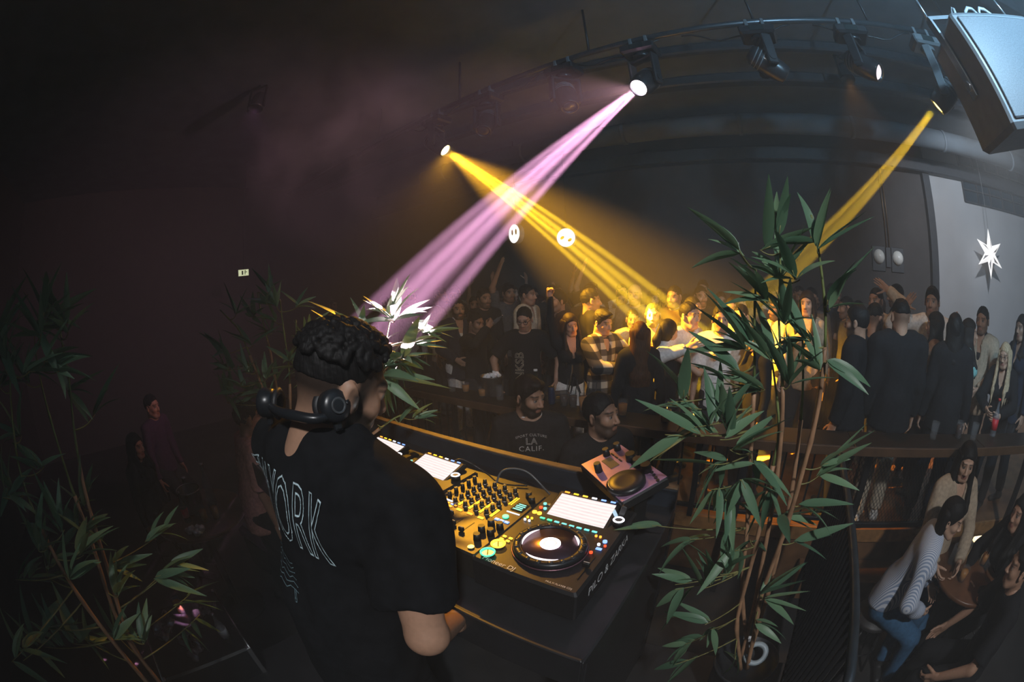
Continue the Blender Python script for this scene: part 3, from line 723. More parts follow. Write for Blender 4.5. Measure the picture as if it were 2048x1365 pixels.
def make_mesh(name, parts, m, attr=None):
    """parts: list of (V,Q[,C]) joined into one mesh"""
    Vs, Qs, Cs = [], [], []; o = 0
    for p in parts:
        Vs.append(p[0]); Qs.append(p[1] + o); o += len(p[0])
        if attr is not None: Cs.append(p[2])
    V = np.concatenate(Vs); Q = np.concatenate(Qs)
    me = bpy.data.meshes.new(name); me.vertices.add(len(V)); me.vertices.foreach_set('co', V.astype(np.float32).ravel())
    me.loops.add(len(Q) * 4); me.loops.foreach_set('vertex_index', Q.astype(np.int32).ravel())
    me.polygons.add(len(Q)); me.polygons.foreach_set('loop_start', np.arange(0, len(Q) * 4, 4, dtype=np.int32))
    me.polygons.foreach_set('use_smooth', np.ones(len(Q), bool))
    me.update(calc_edges=True)
    if attr is not None:
        C = np.concatenate(Cs); ca = me.color_attributes.new(attr, 'FLOAT_COLOR', 'POINT')
        ca.data.foreach_set('color', np.concatenate([C, np.ones((len(C), 1))], 1).astype(np.float32).ravel())
    me.materials.append(m); return me

def attr_mat(name, attr, rough=.5, sss=0.0, spec=.4):
    m = bpy.data.materials.new(name); m.use_nodes = True; nt = m.node_tree; b = nt.nodes['Principled BSDF']
    a = nt.nodes.new('ShaderNodeVertexColor'); a.layer_name = attr
    nz = nt.nodes.new('ShaderNodeTexNoise'); nz.inputs['Scale'].default_value = 90
    tc = nt.nodes.new('ShaderNodeTexCoord'); nt.links.new(tc.outputs['Object'], nz.inputs[0])
    mx = nt.nodes.new('ShaderNodeMixRGB'); mx.blend_type = 'MULTIPLY'; mx.inputs[0].default_value = .25
    nt.links.new(a.outputs[0], mx.inputs[1]); nt.links.new(nz.outputs[0], mx.inputs[2]); nt.links.new(mx.outputs[0], b.inputs['Base Color'])
    b.inputs['Roughness'].default_value = rough; b.inputs['Specular IOR Level'].default_value = spec
    return m
M_skin = attr_mat('skin', 'Col')
def hair_mat(nm, c):
    k = 'hair_' + nm
    if k in MATS: return MATS[k]
    m = bpy.data.materials.new(k); m.use_nodes = True; nt = m.node_tree; b = nt.nodes['Principled BSDF']
    tc = nt.nodes.new('ShaderNodeTexCoord'); mp = nt.nodes.new('ShaderNodeMapping'); mp.inputs['Scale'].default_value = (1, 1, .07)
    nz = nt.nodes.new('ShaderNodeTexNoise'); nz.inputs['Scale'].default_value = 170; nz.inputs['Detail'].default_value = 3
    rp = nt.nodes.new('ShaderNodeValToRGB'); rp.color_ramp.elements[0].position = .3; rp.color_ramp.elements[1].position = .7
    rp.color_ramp.elements[0].color = tuple(x * .45 for x in c) + (1,); rp.color_ramp.elements[1].color = tuple(min(1, x * 1.5) for x in c) + (1,)
    bp = nt.nodes.new('ShaderNodeBump'); bp.inputs['Strength'].default_value = .5; bp.inputs['Distance'].default_value = .004
    nt.links.new(tc.outputs['Object'], mp.inputs[0]); nt.links.new(mp.outputs[0], nz.inputs[0]); nt.links.new(nz.outputs[0], rp.inputs[0]); nt.links.new(rp.outputs[0], b.inputs['Base Color'])
    nt.links.new(nz.outputs[0], bp.inputs['Height']); nt.links.new(bp.outputs[0], b.inputs['Normal'])
    b.inputs['Roughness'].default_value = .6; b.inputs['Specular IOR Level'].default_value = .2
    MATS[k] = m; return m
H_black = hair_mat('black', (.008, .007, .007)); H_brown = hair_mat('brown', (.05, .022, .010)); H_blond = hair_mat('blond', (.50, .38, .24)); H_dark = hair_mat('dark_brown', (.018, .011, .008))

# ---------------------------------------------------------------- head
def smoothmask(x, w): return np.clip(.5 + x / w, 0, 1)
def head_sdf(female=False):
    s = SDF(); j = .92 if female else 1.0
    s.ell((0, -.015, .03), (.076, .096, .09), 0)
    s.ell((0, .02, -.045), (.056 * j, .068, .076), .03)
    s.cap((-.02 * j, .055, -.098), (.02 * j, .055, -.098), .019, k=.025)
    for x in (-1, 1):
        s.ell((x * .036, .052, -.028), (.024, .026, .026), .02)
        s.cap((x * .050 * j, -.005, -.06), (x * .030 * j, .045, -.095), .018, k=.025)
        s.ell((x * .031, .094, .001), (.014, .012, .009), .010, sub=True)
        s.ell((x * .031, .0735, .001), (.0125, .0125, .0115), .002)
        s.ell((x * .080, -.012, -.008), (.010, .021, .033), .006, R=np.array(Euler((.15, 0, x * -.35)).to_matrix()))
        s.ell((x * .090, -.006, -.004), (.007, .011, .019), .004, sub=True)
    s.cap((-.034, .074, .022), (.034, .074, .022), .0125, k=.014)
    s.cap((0, .083, .008), (0, .103, -.034), .008, .0125, .010)
    for x in (-1, 1): s.ell((x * .012, .094, -.039), (.009, .010, .0075), .006)
    s.cap((-.017, .0785, -.0645), (.017, .0785, -.0645), .0062, k=.008)
    s.cap((-.012, .0790, -.0735), (.012, .0790, -.0735), .0068, k=.007)
    s.cap((0, -.03, -.05), (0, -.045, -.20), .056 if not female else .047, k=.03)
    return s
_HEADS = {}
def head_geo(female, beard, fade, skin, hairc, h=.0055):
    key = (female, h)
    if key not in _HEADS: _HEADS[key] = head_sdf(female).mesh(h)
    V, Q = _HEADS[key]
    x, y, z = V.T; ax = np.abs(x)
    C = np.ones((len(V), 3)) * np.array(skin)
    def blend(mask, c, a=1.0):
        nonlocal C
        C = C * (1 - mask[:, None] * a) + np.array(c)[None] * mask[:, None] * a
    hc = np.array(hairc)
    front = smoothmask(y - .045, .02)
    blend(front * smoothmask(.012 - np.hypot(np.clip(ax - .016, 0, 9), z + .069), .008), np.array(skin) * np.array((.85, .55, .52)) if not female else (.32, .08, .07), .7)
    blend(smoothmask(.010 - np.abs(ax - .032) + .012, .01) * smoothmask(.0045 - np.abs(z - .026 + .10 * np.clip(ax - .038, 0, 1)), .005) * front, hc, .9)
    e = np.sqrt((ax - .031) ** 2 + (y - .0735) ** 2 + (z - .001) ** 2)
    ew = smoothmask(.0138 - e, .001) * smoothmask(y - .077, .004)
    blend(ew, (.34, .31, .29)); blend(ew * smoothmask(.0065 - np.hypot(ax - .031, z - .001), .003), (.015, .01, .008))
    blend(front * smoothmask(.004 - np.abs(z - .0125), .003) * smoothmask(.015 - np.abs(ax - .031), .004), (.02, .015, .012), .7)
    if beard > 0:
        jaw = smoothmask(-.048 - z + .55 * np.clip(.07 - y, 0, .08) * .9 - .012 * (y < .02), .018) * smoothmask(y + .005, .02)
        side = smoothmask(.02 - np.abs(y - .012), .014) * smoothmask(.01 - z, .02) * smoothmask(z + .09, .03)
        mst = smoothmask(.006 - np.abs(z + .053), .006) * smoothmask(.03 - ax, .01) * front
        lip = smoothmask(.0105 - np.hypot(np.clip(ax - .014, 0, 9), z + .069), .004) * front
        neck = smoothmask(z + .135, .03)
        mk = np.clip(np.maximum(np.maximum(jaw * neck, side), mst), 0, 1) * (1 - lip)
        blend(mk, hc, min(1, beard))
    if fade > 0:
        mk = smoothmask(-.75 * y + .66 * z + .018 + .012, .05) * smoothmask(z + .045, .075) * (1 - smoothmask(np.sqrt(((ax - .082) / .018) ** 2 + ((y + .012) / .028) ** 2 + ((z + .008) / .042) ** 2) * -1 + 1, .3))
        blend(mk, hc, fade)
    return V, Q, C

# ---------------------------------------------------------------- hands
def hand_sdf(pose):
    s = SDF()
    s.cap((-.012, 0, .0), (-.020, 0, .082), .022, .019, 0, (0, 1, 0), 1.35)
    s.cap((.014, 0, .005), (.022, 0, .080), .021, .019, .015, (0, 1, 0), 1.35)
    curl = {'relaxed': (.35, .45, .35), 'open': (.05, .08, .06), 'fist': (1.45, 1.6, 1.1), 'grip': (.75, 1.0, .8)}[pose]
    L = [(.040, .024, .019), (.044, .028, .021), (.041, .026, .020), (.032, .020, .018)]
    X = [.030, .010, -.011, -.030]; Z = [.086, .090, .086, .078]
    for i in range(4):
        p = A3(X[i], 0, Z[i]); a = 0; sp = (X[i] * 2.2 if pose == 'open' else X[i] * .6)
        r = .0092 if i < 3 else .008
        for j in range(3):
            a += curl[j] * (1 + .08 * i); d = A3(sp * .5, math.sin(a), math.cos(a)); d /= np.linalg.norm(d)
            q = p + d * L[i][j]; s.cap(p, q, r - .0008 * j, r - .0012 * (j + 1), .004); p = q
    th = {'relaxed': (.75, .3), 'open': (1.0, .1), 'fist': (.35, .9), 'grip': (.45, .8)}[pose]
    p = A3(.026, .006, .022); d = A3(math.sin(th[0]), .35 + .4 * (pose in ('fist', 'grip')), math.cos(th[0])); d /= np.linalg.norm(d)
    for j, l in enumerate((.040, .032, .026)):
        q = p + d * l; s.cap(p, q, .0125 - .0015 * j, .011 - .0015 * j, .006); p = q
        d = d + A3(-.5 * th[1], .35 * th[1], .1); d /= np.linalg.norm(d)
    s.cap((0, 0, -.05), (0, 0, .015), .026, .025, .02, (0, 1, 0), 1.2)
    return s
_HANDS = {}
def hand_geo(pose, left, wrist, zdir, palm, scale=1.0, h=.005):
    k = (pose, h)
    if k not in _HANDS: _HANDS[k] = hand_sdf(pose).mesh(h)
    V, Q = _HANDS[k]; V = V.copy() * scale
    # x axis is the thumb side; a right hand with palm y and fingers z has its thumb on y x z
    z = np.asarray(zdir, float); z /= np.linalg.norm(z); y = np.asarray(palm, float); y = y - z * (y @ z); y /= (np.linalg.norm(y) + 1e-9)
    x = np.cross(y, z)
    if not left: x = -x
    V = V[:, [0]] * x + V[:, [1]] * y + V[:, [2]] * z + np.asarray(wrist)
    if np.dot(np.cross(x, y), z) < 0: Q = Q[:, ::-1]
    return V, Q

def ik(a, t, l1, l2, hint):
    a = np.asarray(a, float); t = np.asarray(t, float); d = t - a; L = np.linalg.norm(d); L2 = min(L, (l1 + l2) * .995); d = d / (L + 1e-9); t = a + d * L2
    c = (l1 * l1 + L2 * L2 - l2 * l2) / (2 * l1 * L2); c = max(-1, min(1, c)); hN = np.asarray(hint, float); hN = hN - d * (hN @ d); hN /= (np.linalg.norm(hN) + 1e-9)
    return a + d * (l1 * c) + hN * (l1 * math.sqrt(max(0, 1 - c * c))), t

SKINS = [(.52, .30, .20), (.46, .26, .17), (.58, .36, .25), (.40, .22, .14), (.60, .40, .30)]
def person(label, P, az, H=1.75, sex='m', top=None, bottom=None, hair=None, arms=None, head=(0, 0, 0), lean=0.0, side=0.0, twist=0.0,
           beard=0.0, skin=0, sit=None, hands=('relaxed', 'relaxed'), palms=None, vox=.017, group=None, shoes=None, build=1.0, parts=('body', 'top', 'bottom', 'shoe', 'hair'), cat='person', hv=.0065, feet=None, nz=.004, fadeh=0.0):
    """P floor point (or seat floor point), az heading in degrees clockwise from +Y. Local frame: +Y forward, +X right."""
    f = H / 1.75; fem = sex == 'f'
    top = top or dict(m=mat('cloth_black', (.02, .02, .022), .85)); bottom = bottom or mat('trousers_black', (.02, .02, .024), .85)
    M = Matrix.Translation(P) @ Matrix.Rotation(-math.radians(az), 4, 'Z')
    t = empty('person', M); tag(t, label, cat, group)
    sw = (.160 if fem else .182) * f * build; hw = .088 * f
    # skeleton
    def Rl(k): return np.array((Matrix.Rotation(side * k, 3, 'Y') @ Matrix.Rotation(-lean * k, 3, 'X')))
    if sit is None: pel = A3(0, -.10 * math.sin(lean), .94 * f)
    else: pel = A3(0, 0, sit + .10)
    wai = pel + Rl(.5) @ A3(0, 0, .15 * f); che = wai + Rl(1.0) @ A3(0, 0, .22 * f); nb = che + Rl(1.05) @ A3(0, -.01, .18 * f)
    Rt = Rl(1.0) @ np.array(Matrix.Rotation(-twist, 3, 'Z'))
    shl = {s_: che + Rt @ A3(s_ * sw, -.005, .125 * f) for s_ in (-1, 1)}
    fw = Rt @ A3(0, 1, 0)
    hd = nb + Rl(.9) @ A3(0, .028, .148 * f)
    hR = Euler((-head[1], head[2], -head[0]), 'ZXY').to_matrix() if False else (Matrix.Rotation(-head[0], 3, 'Z') @ Matrix.Rotation(-head[1], 3, 'X') @ Matrix.Rotation(head[2], 3, 'Y'))
    hR = np.array(hR) * (f * 1.05 if not fem else f * 1.0)
    # arms
    arms = arms or {}
    l1, l2 = .295 * f, .265 * f; J = {}
    for s_, nm in ((1, 'R'), (-1, 'L')):
        a = arms.get(nm, ((s_ * .26 * f, .06, .86 * f - (0 if sit is None else .94 * f - pel[2])), (s_ * .4, -1, -.1)))
        tgt = A3(*a[0]); el, wr = ik(shl[s_], tgt, l1, l2, a[1]); J[s_] = (shl[s_], el, wr)
    # legs
    Lg = {}
    for i, s_ in enumerate((1, -1)):
        hip = pel + A3(s_ * hw, 0, -.02)
        if feet is not None: ft = A3(*feet[i])
        elif sit is None: ft = A3(s_ * .11 * f, -.02 + .05 * s_, .085 * f)
        else: ft = A3(s_ * .12, .46 * f, .085 * f)
        kn, an = ik(hip, ft, .43 * f, .42 * f, (0, 1, .3) if sit is None else (s_ * .1, .5, 1)); Lg[s_] = (hip, kn, an)
    bf = build * f
    tz = np.array([0, 0, 0.])
    sk = np.array(SKINS[skin % len(SKINS)])
    hc = hair.get('c', (.012, .010, .009)) if hair else (.015, .012, .010)
    if 'body' in parts:
        s = SDF()
        s.cap(pel + A3(-.04, 0, -.02), pel + A3(.04, 0, -.02), .108 * bf, k=.0, flat=(0, 1, 0), q=1.25)
        s.cap(pel, wai, .125 * bf, .118 * bf if not fem else .105 * bf, .05, fw, 1.35)
        s.cap(wai, che, .118 * bf if not fem else .105 * bf, .140 * bf, .06, fw, 1.4)
        s.cap(shl[-1] * .75 + shl[1] * .25, shl[1] * .75 + shl[-1] * .25, .075 * bf, k=.07, flat=fw, q=1.1)
        s.cap(nb - (Rl(1) @ A3(0, 0, .03)), nb + (hd - nb) * .30, .058 * f if not fem else .048 * f, .050 * f if not fem else .042 * f, .04)
        for s_ in (-1, 1):
            a_, e_, w_ = J[s_]
            s.cap(a_, e_, .054 * bf if not fem else .043 * f, .041 * bf if not fem else .034 * f, .03); s.cap(e_, w_, .042 * bf if not fem else .034 * f, .027 * f if not fem else .023 * f, .015)
            h_, k_, n_ = Lg[s_]
            if bottom is None or vox < .012: s.cap(h_, k_, .085 * f, .056 * f, .03); s.cap(k_, n_, .056 * f, .038 * f, .02)
            if fem: s.ell(che + Rt @ A3(s_ * .065, .085, .0), (.058, .06, .058), .03)
        V, Q = s.mesh(vox); geo = [(V, Q, np.ones((len(V), 3)) * sk)]
        HV, HQ, HC = head_geo(fem, beard, fadeh, sk, hc, hv); geo.append((HV @ hR.T + hd, HQ, HC))
        for i, s_ in enumerate((1, -1)):
            a_, e_, w_ = J[s_]; d_ = (w_ - e_) / np.linalg.norm(w_ - e_)
            pm_ = A3(-s_, 0, 0) if not palms or palms[i] is None else A3(*palms[i])
            hV, hQ = hand_geo(hands[i], s_ < 0, w_ - d_ * .005, d_, pm_, f * (1.0 if not fem else .9), .0065 if vox > .012 else .0042)
            geo.append((hV, hQ, np.ones((len(hV), 3)) * sk))
        put('body', make_mesh('body', geo, M_skin, 'Col'), t)
    if 'top' in parts and top.get('m'):
        s = SDF(); g = top.get('fit', .012); hem = top.get('hem', .86) * f
        lowz = pel + (A3(0, 0, hem - .94 * f)) if sit is None else pel + A3(0, 0, -.03)
        tk = top.get('tuck', 0)
        s.cap(lowz, pel + (wai - pel) * .6, (.150 + g) * bf + .006 if not tk else (.118 + g) * bf, (.132 + g) * bf, 0, fw, 1.25, cut=-1)
        if not tk:
            for s_ in (-1, 1): s.cap(lowz + A3(s_ * .05, 0, 0), pel + (wai - pel) * .6 + A3(s_ * .02, 0, 0), (.122 + g) * bf, (.115 + g) * bf, .03, fw, 1.1, cut=-1)
        s.cap(pel + (wai - pel) * .4, wai, (.130 + g) * bf, (.122 + g) * bf, .04, fw, 1.35)
        s.cap(wai, che, (.122 + g) * bf if not fem else (.108 + g) * bf, (.142 + g) * bf, .06, fw, 1.4)
        s.cap(shl[-1] * .78 + shl[1] * .22, shl[1] * .78 + shl[-1] * .22, (.078 + g) * bf, k=.07, flat=fw, q=1.1)
        if fem:
            for s_ in (-1, 1): s.ell(che + Rt @ A3(s_ * .065, .085, .0), (.058 + g, .06 + g, .058 + g), .03)
        sl = top.get('sleeve', 1.0)
        for s_ in (-1, 1):
            a_, e_, w_ = J[s_]; r0 = (.058 if not fem else .047) * bf + g; r1 = (.045 if not fem else .037) * bf + g; r2 = (.030 if not fem else .025) * f + g
            if sl <= 0: continue
            if sl <= .5:
                q_ = a_ + (e_ - a_) * (sl / .5); s.cap(a_, q_, r0, r0 * .4 + r1 * .6 + .012, .03, cut=1)
            else:
                s.cap(a_, e_, r0, r1, .03); q_ = e_ + (w_ - e_) * ((sl - .5) / .5); s.cap(e_, q_, r1, r1 + (r2 - r1) * ((sl - .5) / .5), .012, cut=1)
        if top.get('trap'): s.cap(che + Rl(1) @ A3(0, -.01, .06), nb + Rl(1) @ A3(0, -.005, .012), .10 * bf, .074 * f, .05)
        # neckline
        ncut = top.get('neck', .075) * f; nbp = nb + Rl(1) @ A3(0, .05, .005)
        s.ell(nb + Rl(1) @ A3(0, .03, .05), (ncut, ncut, .065), .008, sub=True)
        if top.get('vneck'):
            s.cap(nb + Rt @ A3(0, .06, .0), che + Rt @ A3(0, .15, .02 - top['vneck']), .05, .004, .004, sub=True)
        if top.get('collar'):
            s.cap(nb + Rl(1) @ A3(-.05, .0, .0), nb + Rl(1) @ A3(.05, .0, .0), .052, k=.02, flat=(0, 1, 0), q=.8); s.ell(nb + Rl(1) @ A3(0, .04, .06), (.055, .07, .06), .008, sub=True)
        V, Q = s.mesh(vox, (top.get('wr', nz), 22, sum(map(ord, label)) % 1000))
        put(top.get('name', 'shirt'), make_mesh('top', [(V, Q)], top['m']), t)
        if top.get('inner'):   # a visible undershirt at the neck
            s = SDF(); s.cap(che, nb, (.137 + g * .5) * bf, .085 * f, .05, fw, 1.4); s.ell(nb + Rl(1) @ A3(0, .05, .07), (.056 * f, .06, .062), .006, sub=True)
            put('undershirt', make_mesh('undershirt', [s.mesh(vox * .8)], top['inner']), t)
    if 'bottom' in parts and bottom is not None:
        s = SDF(); gg = .012
        s.cap(pel + A3(-.04, 0, -.02), pel + A3(.04, 0, -.02), (.112 + gg) * bf, k=0, flat=(0, 1, 0), q=1.2)
        s.cap(pel, pel + (wai - pel) * .5, (.124 + gg) * bf, (.116 + gg) * bf, .03, fw, 1.3, cut=1)
        zc = pel[2] + .5 * (wai[2] - pel[2]); s.post.append(lambda F, X, Y, Z: np.maximum(F, Z - zc))
        for s_ in (-1, 1):
            h_, k_, n_ = Lg[s_]; s.cap(h_, k_, .092 * f + gg, .062 * f + gg, .03); s.cap(k_, n_ + (k_ - n_) * .04, .062 * f + gg, .052 * f + gg, .02, cut=1)
        V, Q = s.mesh(vox * 1.2, (nz, 18, sum(map(ord, label)) % 777)); put('trousers', make_mesh('trousers', [(V, Q)], bottom), t)
    if 'shoe' in parts:
        sm = shoes or mat('shoe_dark', (.03, .03, .03), .5)
        for s_ in (1, -1):
            h_, k_, n_ = Lg[s_]; s = SDF(); b0 = A3(n_[0], n_[1], n_[2] - .085 * f)
            s.cap(b0 + A3(0, -.03, .045), b0 + A3(0, .0, .10), .045, .043, .0); s.cap(b0 + A3(0, -.045, .034), b0 + A3(s_ * .01, .15, .030), .040, .036, .03, (0, 0, 1), 1.15)
            s.post.append(lambda F, X, Y, Z, zz=b0[2]: np.maximum(F, zz - Z))
            put('shoe', make_mesh('shoe', [s.mesh(.014)], sm), t)
    if 'hair' in parts and hair:
        s = SDF(); k_ = hair.get('style', 'short'); th = hair.get('th', .014); f_ = f * .985
        T = lambda x, y, z: hd + hR @ A3(x, y, z)
        Rn = hR / np.linalg.norm(hR[:, 0])
        s.ell(T(0, -.017, .034), A3(.078 + th * .45, .097 + th * .75, .09 + th) * f_, 0, Rn)
        if k_ in ('long', 'bob', 'tail'): s.ell(T(0, -.04, -.02), A3(.086, .075, .10) * f_, .03, Rn)
        if k_ == 'curly':
            s.ell(T(0, .045, .080), A3(.060, .052, .034) * f_, .02, Rn); s.ell(T(0, -.03, .090), A3(.068, .072, .036) * f_, .02, Rn)
            rq = random.Random(2)
            for _ in range(650):
                a_, b_ = rq.uniform(0, 6.283), rq.uniform(.12, 1.0); cb = math.sqrt(max(0, 1 - b_ * b_))
                s.ell(T(.086 * cb * math.cos(a_), -.010 + .110 * cb * math.sin(a_), .046 + .086 * b_), A3(1, 1, 1) * rq.uniform(.006, .0105), .002)
        if k_ == 'quiff': s.ell(T(0, .055, .092), A3(.055, .045, .028) * f_, .02, Rn)
        hl = hair.get('line', -.018); hf = hair.get('back', -.10)
        cc = T(0, 0, 0); n_ = Rn @ A3(0, -.75, .66); fr_ = Rn @ A3(0, 1, 0); upv = Rn @ A3(0, 0, 1); rt_ = Rn @ A3(1, 0, 0)
        def trim(F, X, Y, Z):
            d_ = (X - cc[0]) * n_[0] + (Y - cc[1]) * n_[1] + (Z - cc[2]) * n_[2]
            zz = (X - cc[0]) * upv[0] + (Y - cc[1]) * upv[1] + (Z - cc[2]) * upv[2]
            F = np.maximum(F, hl * f - d_)
            if k_ not in ('long', 'tail', 'bob'): F = np.maximum(F, hf * f - zz)
            return F
        s.post.append(trim)
        V, Q = s.mesh(hair.get('h', .0085), (hair.get('amp', .0015), hair.get('fr', 120), 5)); geo = [(V, Q)]
        if k_ in ('long', 'tail'):
            s = SDF(); L = hair.get('len', .42); bk = -fw
            down = A3(0, 0, -1)
            if k_ == 'long':
                for i, xx in enumerate((-.066, -.04, -.014, .014, .04, .066)):
                    a = T(xx, -.07 + .35 * abs(xx), .03); b = a + down * (L * .5) + A3(0, -.025, 0); c = b + down * (L * (.5 - .04 * (i % 2))) + A3(xx * .25, .015, 0)
                    s.cap(a, b, .034, .034, .03); s.cap(b, c, .034, .014, .03)
                if hair.get('front', True):
                    for sg in (-1, 1):
                        for q_ in range(3):
                            a = T(sg * (.066 + .006 * q_), .045 - .03 * q_, .055); b = T(sg * .086, .030 - .03 * q_, -.08); c = A3(*b) + down * (L * (.40 - .03 * q_)) + fw * (.075 - .02 * q_) + (Rt @ A3(sg * (.005 + .018 * q_), 0, 0)); c2 = c + down * (L * .3) + fw * .005
                            s.cap(a, b, .012, .019, .02); s.cap(b, c, .019, .020, .02); s.cap(c, c2, .020, .006, .02)
            else:
                a = T(0, -.10, .05); b = a + A3(0, -.05, -.10); c = b + down * .22; s.cap(a, b, .03, .035, .02); s.cap(b, c, .035, .012, .02)
            geo.append(s.mesh(.0115, (.002, 50, 9)))
        put('hair', make_mesh('hair', geo, hair.get('m', H_black)), t)
    return t, dict(hd=hd, hR=hR, J=J, che=che, nb=nb, M=M, shl=shl, fw=fw, pel=pel, Lg=Lg, Rt=Rt, f=f)
# ================================================================== THE CAST
def cloth(nm, c, rough=.85, **k): return mat('cloth_' + nm, c, rough, spec=.12, scale=k.pop('scale', 40), var=k.pop('var', .18), **k)
C_blk = cloth('black', (.014, .014, .016)); C_blk2 = cloth('soft_black', (.022, .021, .022)); C_navy = cloth('navy', (.02, .026, .045)); C_grey = cloth('grey', (.10, .10, .11)); C_white = cloth('white', (.72, .70, .68)); C_cream = cloth('cream', (.62, .54, .42))
C_beige = cloth('beige', (.42, .33, .24)); C_tan = cloth('tan', (.22, .13, .08)); C_teal = cloth('teal', (.22, .48, .46)); C_jean = cloth('denim', (.05, .13, .24)); C_jeand = cloth('dark_denim', (.02, .03, .05)); C_pink = cloth('rose', (.55, .28, .24)); C_brown = cloth('brown', (.07, .04, .025))
def stripe_mat(nm, c0, c1, scale, axis='X', thr=.5):
    m = bpy.data.materials.new(nm); m.use_nodes = True; nt = m.node_tree; b = nt.nodes['Principled BSDF']; b.inputs['Roughness'].default_value = .85
    tc = nt.nodes.new('ShaderNodeTexCoord'); wv = nt.nodes.new('ShaderNodeTexWave'); wv.bands_direction = axis; wv.inputs['Scale'].default_value = scale; wv.inputs['Distortion'].default_value = .1; wv.inputs['Detail Scale'].default_value = 2
    rp = nt.nodes.new('ShaderNodeValToRGB'); rp.color_ramp.interpolation = 'LINEAR'; rp.color_ramp.elements[0].position = thr - .12; rp.color_ramp.elements[1].position = thr + .12
    rp.color_ramp.elements[0].color = c0 + (1,); rp.color_ramp.elements[1].color = c1 + (1,)
    nt.links.new(tc.outputs['Object'], wv.inputs[0]); nt.links.new(wv.outputs[1], rp.inputs[0]); nt.links.new(rp.outputs[0], b.inputs['Base Color']); return m
def plaid_mat():
    m = bpy.data.materials.new('cloth_plaid'); m.use_nodes = True; nt = m.node_tree; b = nt.nodes['Principled BSDF']; b.inputs['Roughness'].default_value = .85
    tc = nt.nodes.new('ShaderNodeTexCoord'); outs = []
    for ax in ('X', 'Z'):
        wv = nt.nodes.new('ShaderNodeTexWave'); wv.bands_direction = ax; wv.inputs['Scale'].default_value = 2.6; wv.inputs['Distortion'].default_value = 1.0; nt.links.new(tc.outputs['Object'], wv.inputs[0])
        g = nt.nodes.new('ShaderNodeMath'); g.operation = 'GREATER_THAN'; g.inputs[1].default_value = .5; nt.links.new(wv.outputs[1], g.inputs[0]); outs.append(g)
    a = nt.nodes.new('ShaderNodeMath'); a.operation = 'ADD'; nt.links.new(outs[0].outputs[0], a.inputs[0]); nt.links.new(outs[1].outputs[0], a.inputs[1])
    d = nt.nodes.new('ShaderNodeMath'); d.operation = 'DIVIDE'; d.inputs[1].default_value = 2; nt.links.new(a.outputs[0], d.inputs[0])
    rp = nt.nodes.new('ShaderNodeValToRGB'); rp.color_ramp.interpolation = 'CONSTANT'; rp.color_ramp.elements[0].color = (.012, .012, .014, 1); rp.color_ramp.elements[1].color = (.62, .58, .48, 1); rp.color_ramp.elements[1].position = .75
    e = rp.color_ramp.elements.new(.3); e.color = (.10, .09, .08, 1)
    nt.links.new(d.outputs[0], rp.inputs[0]); nt.links.new(rp.outputs[0], b.inputs['Base Color']); return m
C_stripe = stripe_mat('cloth_blue_stripe', (.66, .69, .76), (.26, .33, .47), 30, 'X'); C_plaid = plaid_mat()

def wrap_text(me, garment, name, m, parent, from_front, off=.0045):
    """press a flat text mesh (x right, y up in reader's view, already placed in local x/z) onto a garment"""
    g = garment.data; bv = BVHTree.FromPolygons([v.co for v in g.vertices], [p.vertices for p in g.polygons])
    bm = bmesh.new(); bm.from_mesh(me)
    long_ = [e for e in bm.edges if e.calc_length() > .012]
    if long_: bmesh.ops.subdivide_edges(bm, edges=long_, cuts=5, use_grid_fill=True)
    bm.to_mesh(me); bm.free()
    d = Vector((0, -1, 0)) if from_front else Vector((0, 1, 0))
    for v in me.vertices:
        o = Vector((v.co.x, 1.0 if from_front else -1.0, v.co.z)); h = bv.ray_cast(o, d)
        v.co.y = (h[0].y if h[0] is not None else 0) - d.y * (off + abs(v.co.y) * 0)
    me.materials.clear(); me.materials.append(m); me.name = name; return put(name, me, parent)
def flat_text(s, size, x, z, sx=1.0, sz=1.0, front=True, outline=0.0, arch=0.0, rot=0.0, spacing=1.0):
    me = text_mesh(s, size, outline=outline, spacing=spacing)
    for v in me.vertices:
        a, b = v.co.x * sx, v.co.y * sz; b += -arch * a * a
        if rot: a, b = a * math.cos(rot) - b * math.sin(rot), a * math.sin(rot) + b * math.cos(rot)
        v.co = Vector(((-a if front else a) + x, v.co.z, b + z))
    if front: me.flip_normals()
    return me
def child(t, nm): return [c for c in t.children if c.name.split('.')[0] == nm][0]
def local(P, az, w): return tuple((Matrix.Translation(P) @ Matrix.Rotation(-math.radians(az), 4, 'Z')).inverted() @ w)

# ---------------------------------------------------------------- the DJ
DJP, DJA = RM(-.815, .340, .6), 25.0
rh = at_d(912, 1243, .79); lh = RM(-1.05, .80, TZ + .16)
dj, D = person('DJ in a black tee with outlined back lettering, bending over the mixer', DJP, DJA, 1.78, 'm', top=dict(m=mat('tee_black', (.008, .0085, .010), .9, spec=.1, var=.25, scale=30, bump=.2), sleeve=.35, fit=.026, hem=.74, wr=.006, neck=.060, trap=1), bottom=C_blk,
    hair=dict(style='curly', m=H_black, th=.010, amp=.0008, fr=190, h=.0038, line=.010, back=.012), head=(.38, .36, .10), lean=.16, side=.11, beard=.95, fadeh=.93, skin=1,
    arms={'R': (local(DJP, DJA, rh), (.45, -.8, -.5)), 'L': (local(DJP, DJA, lh), (-1, -.4, -.4))}, hands=('relaxed', 'relaxed'), palms=((-.7, .2, -.7), (.2, -.2, -1)), vox=.0085, hv=.0036, build=1.08)
sh = child(dj, 'shirt')
M_print = mat('print_pale_blue', (.55, .72, .78), .6, var=.1)
wrap_text(flat_text('NEW YORK', .105, -.055, 1.405, .70, 2.1, False, .0013, .9), sh, 'back_lettering', M_print, dj, False)
M_print2 = mat('print_dim', (.16, .26, .30), .7, var=.2)
sm_ = MB()
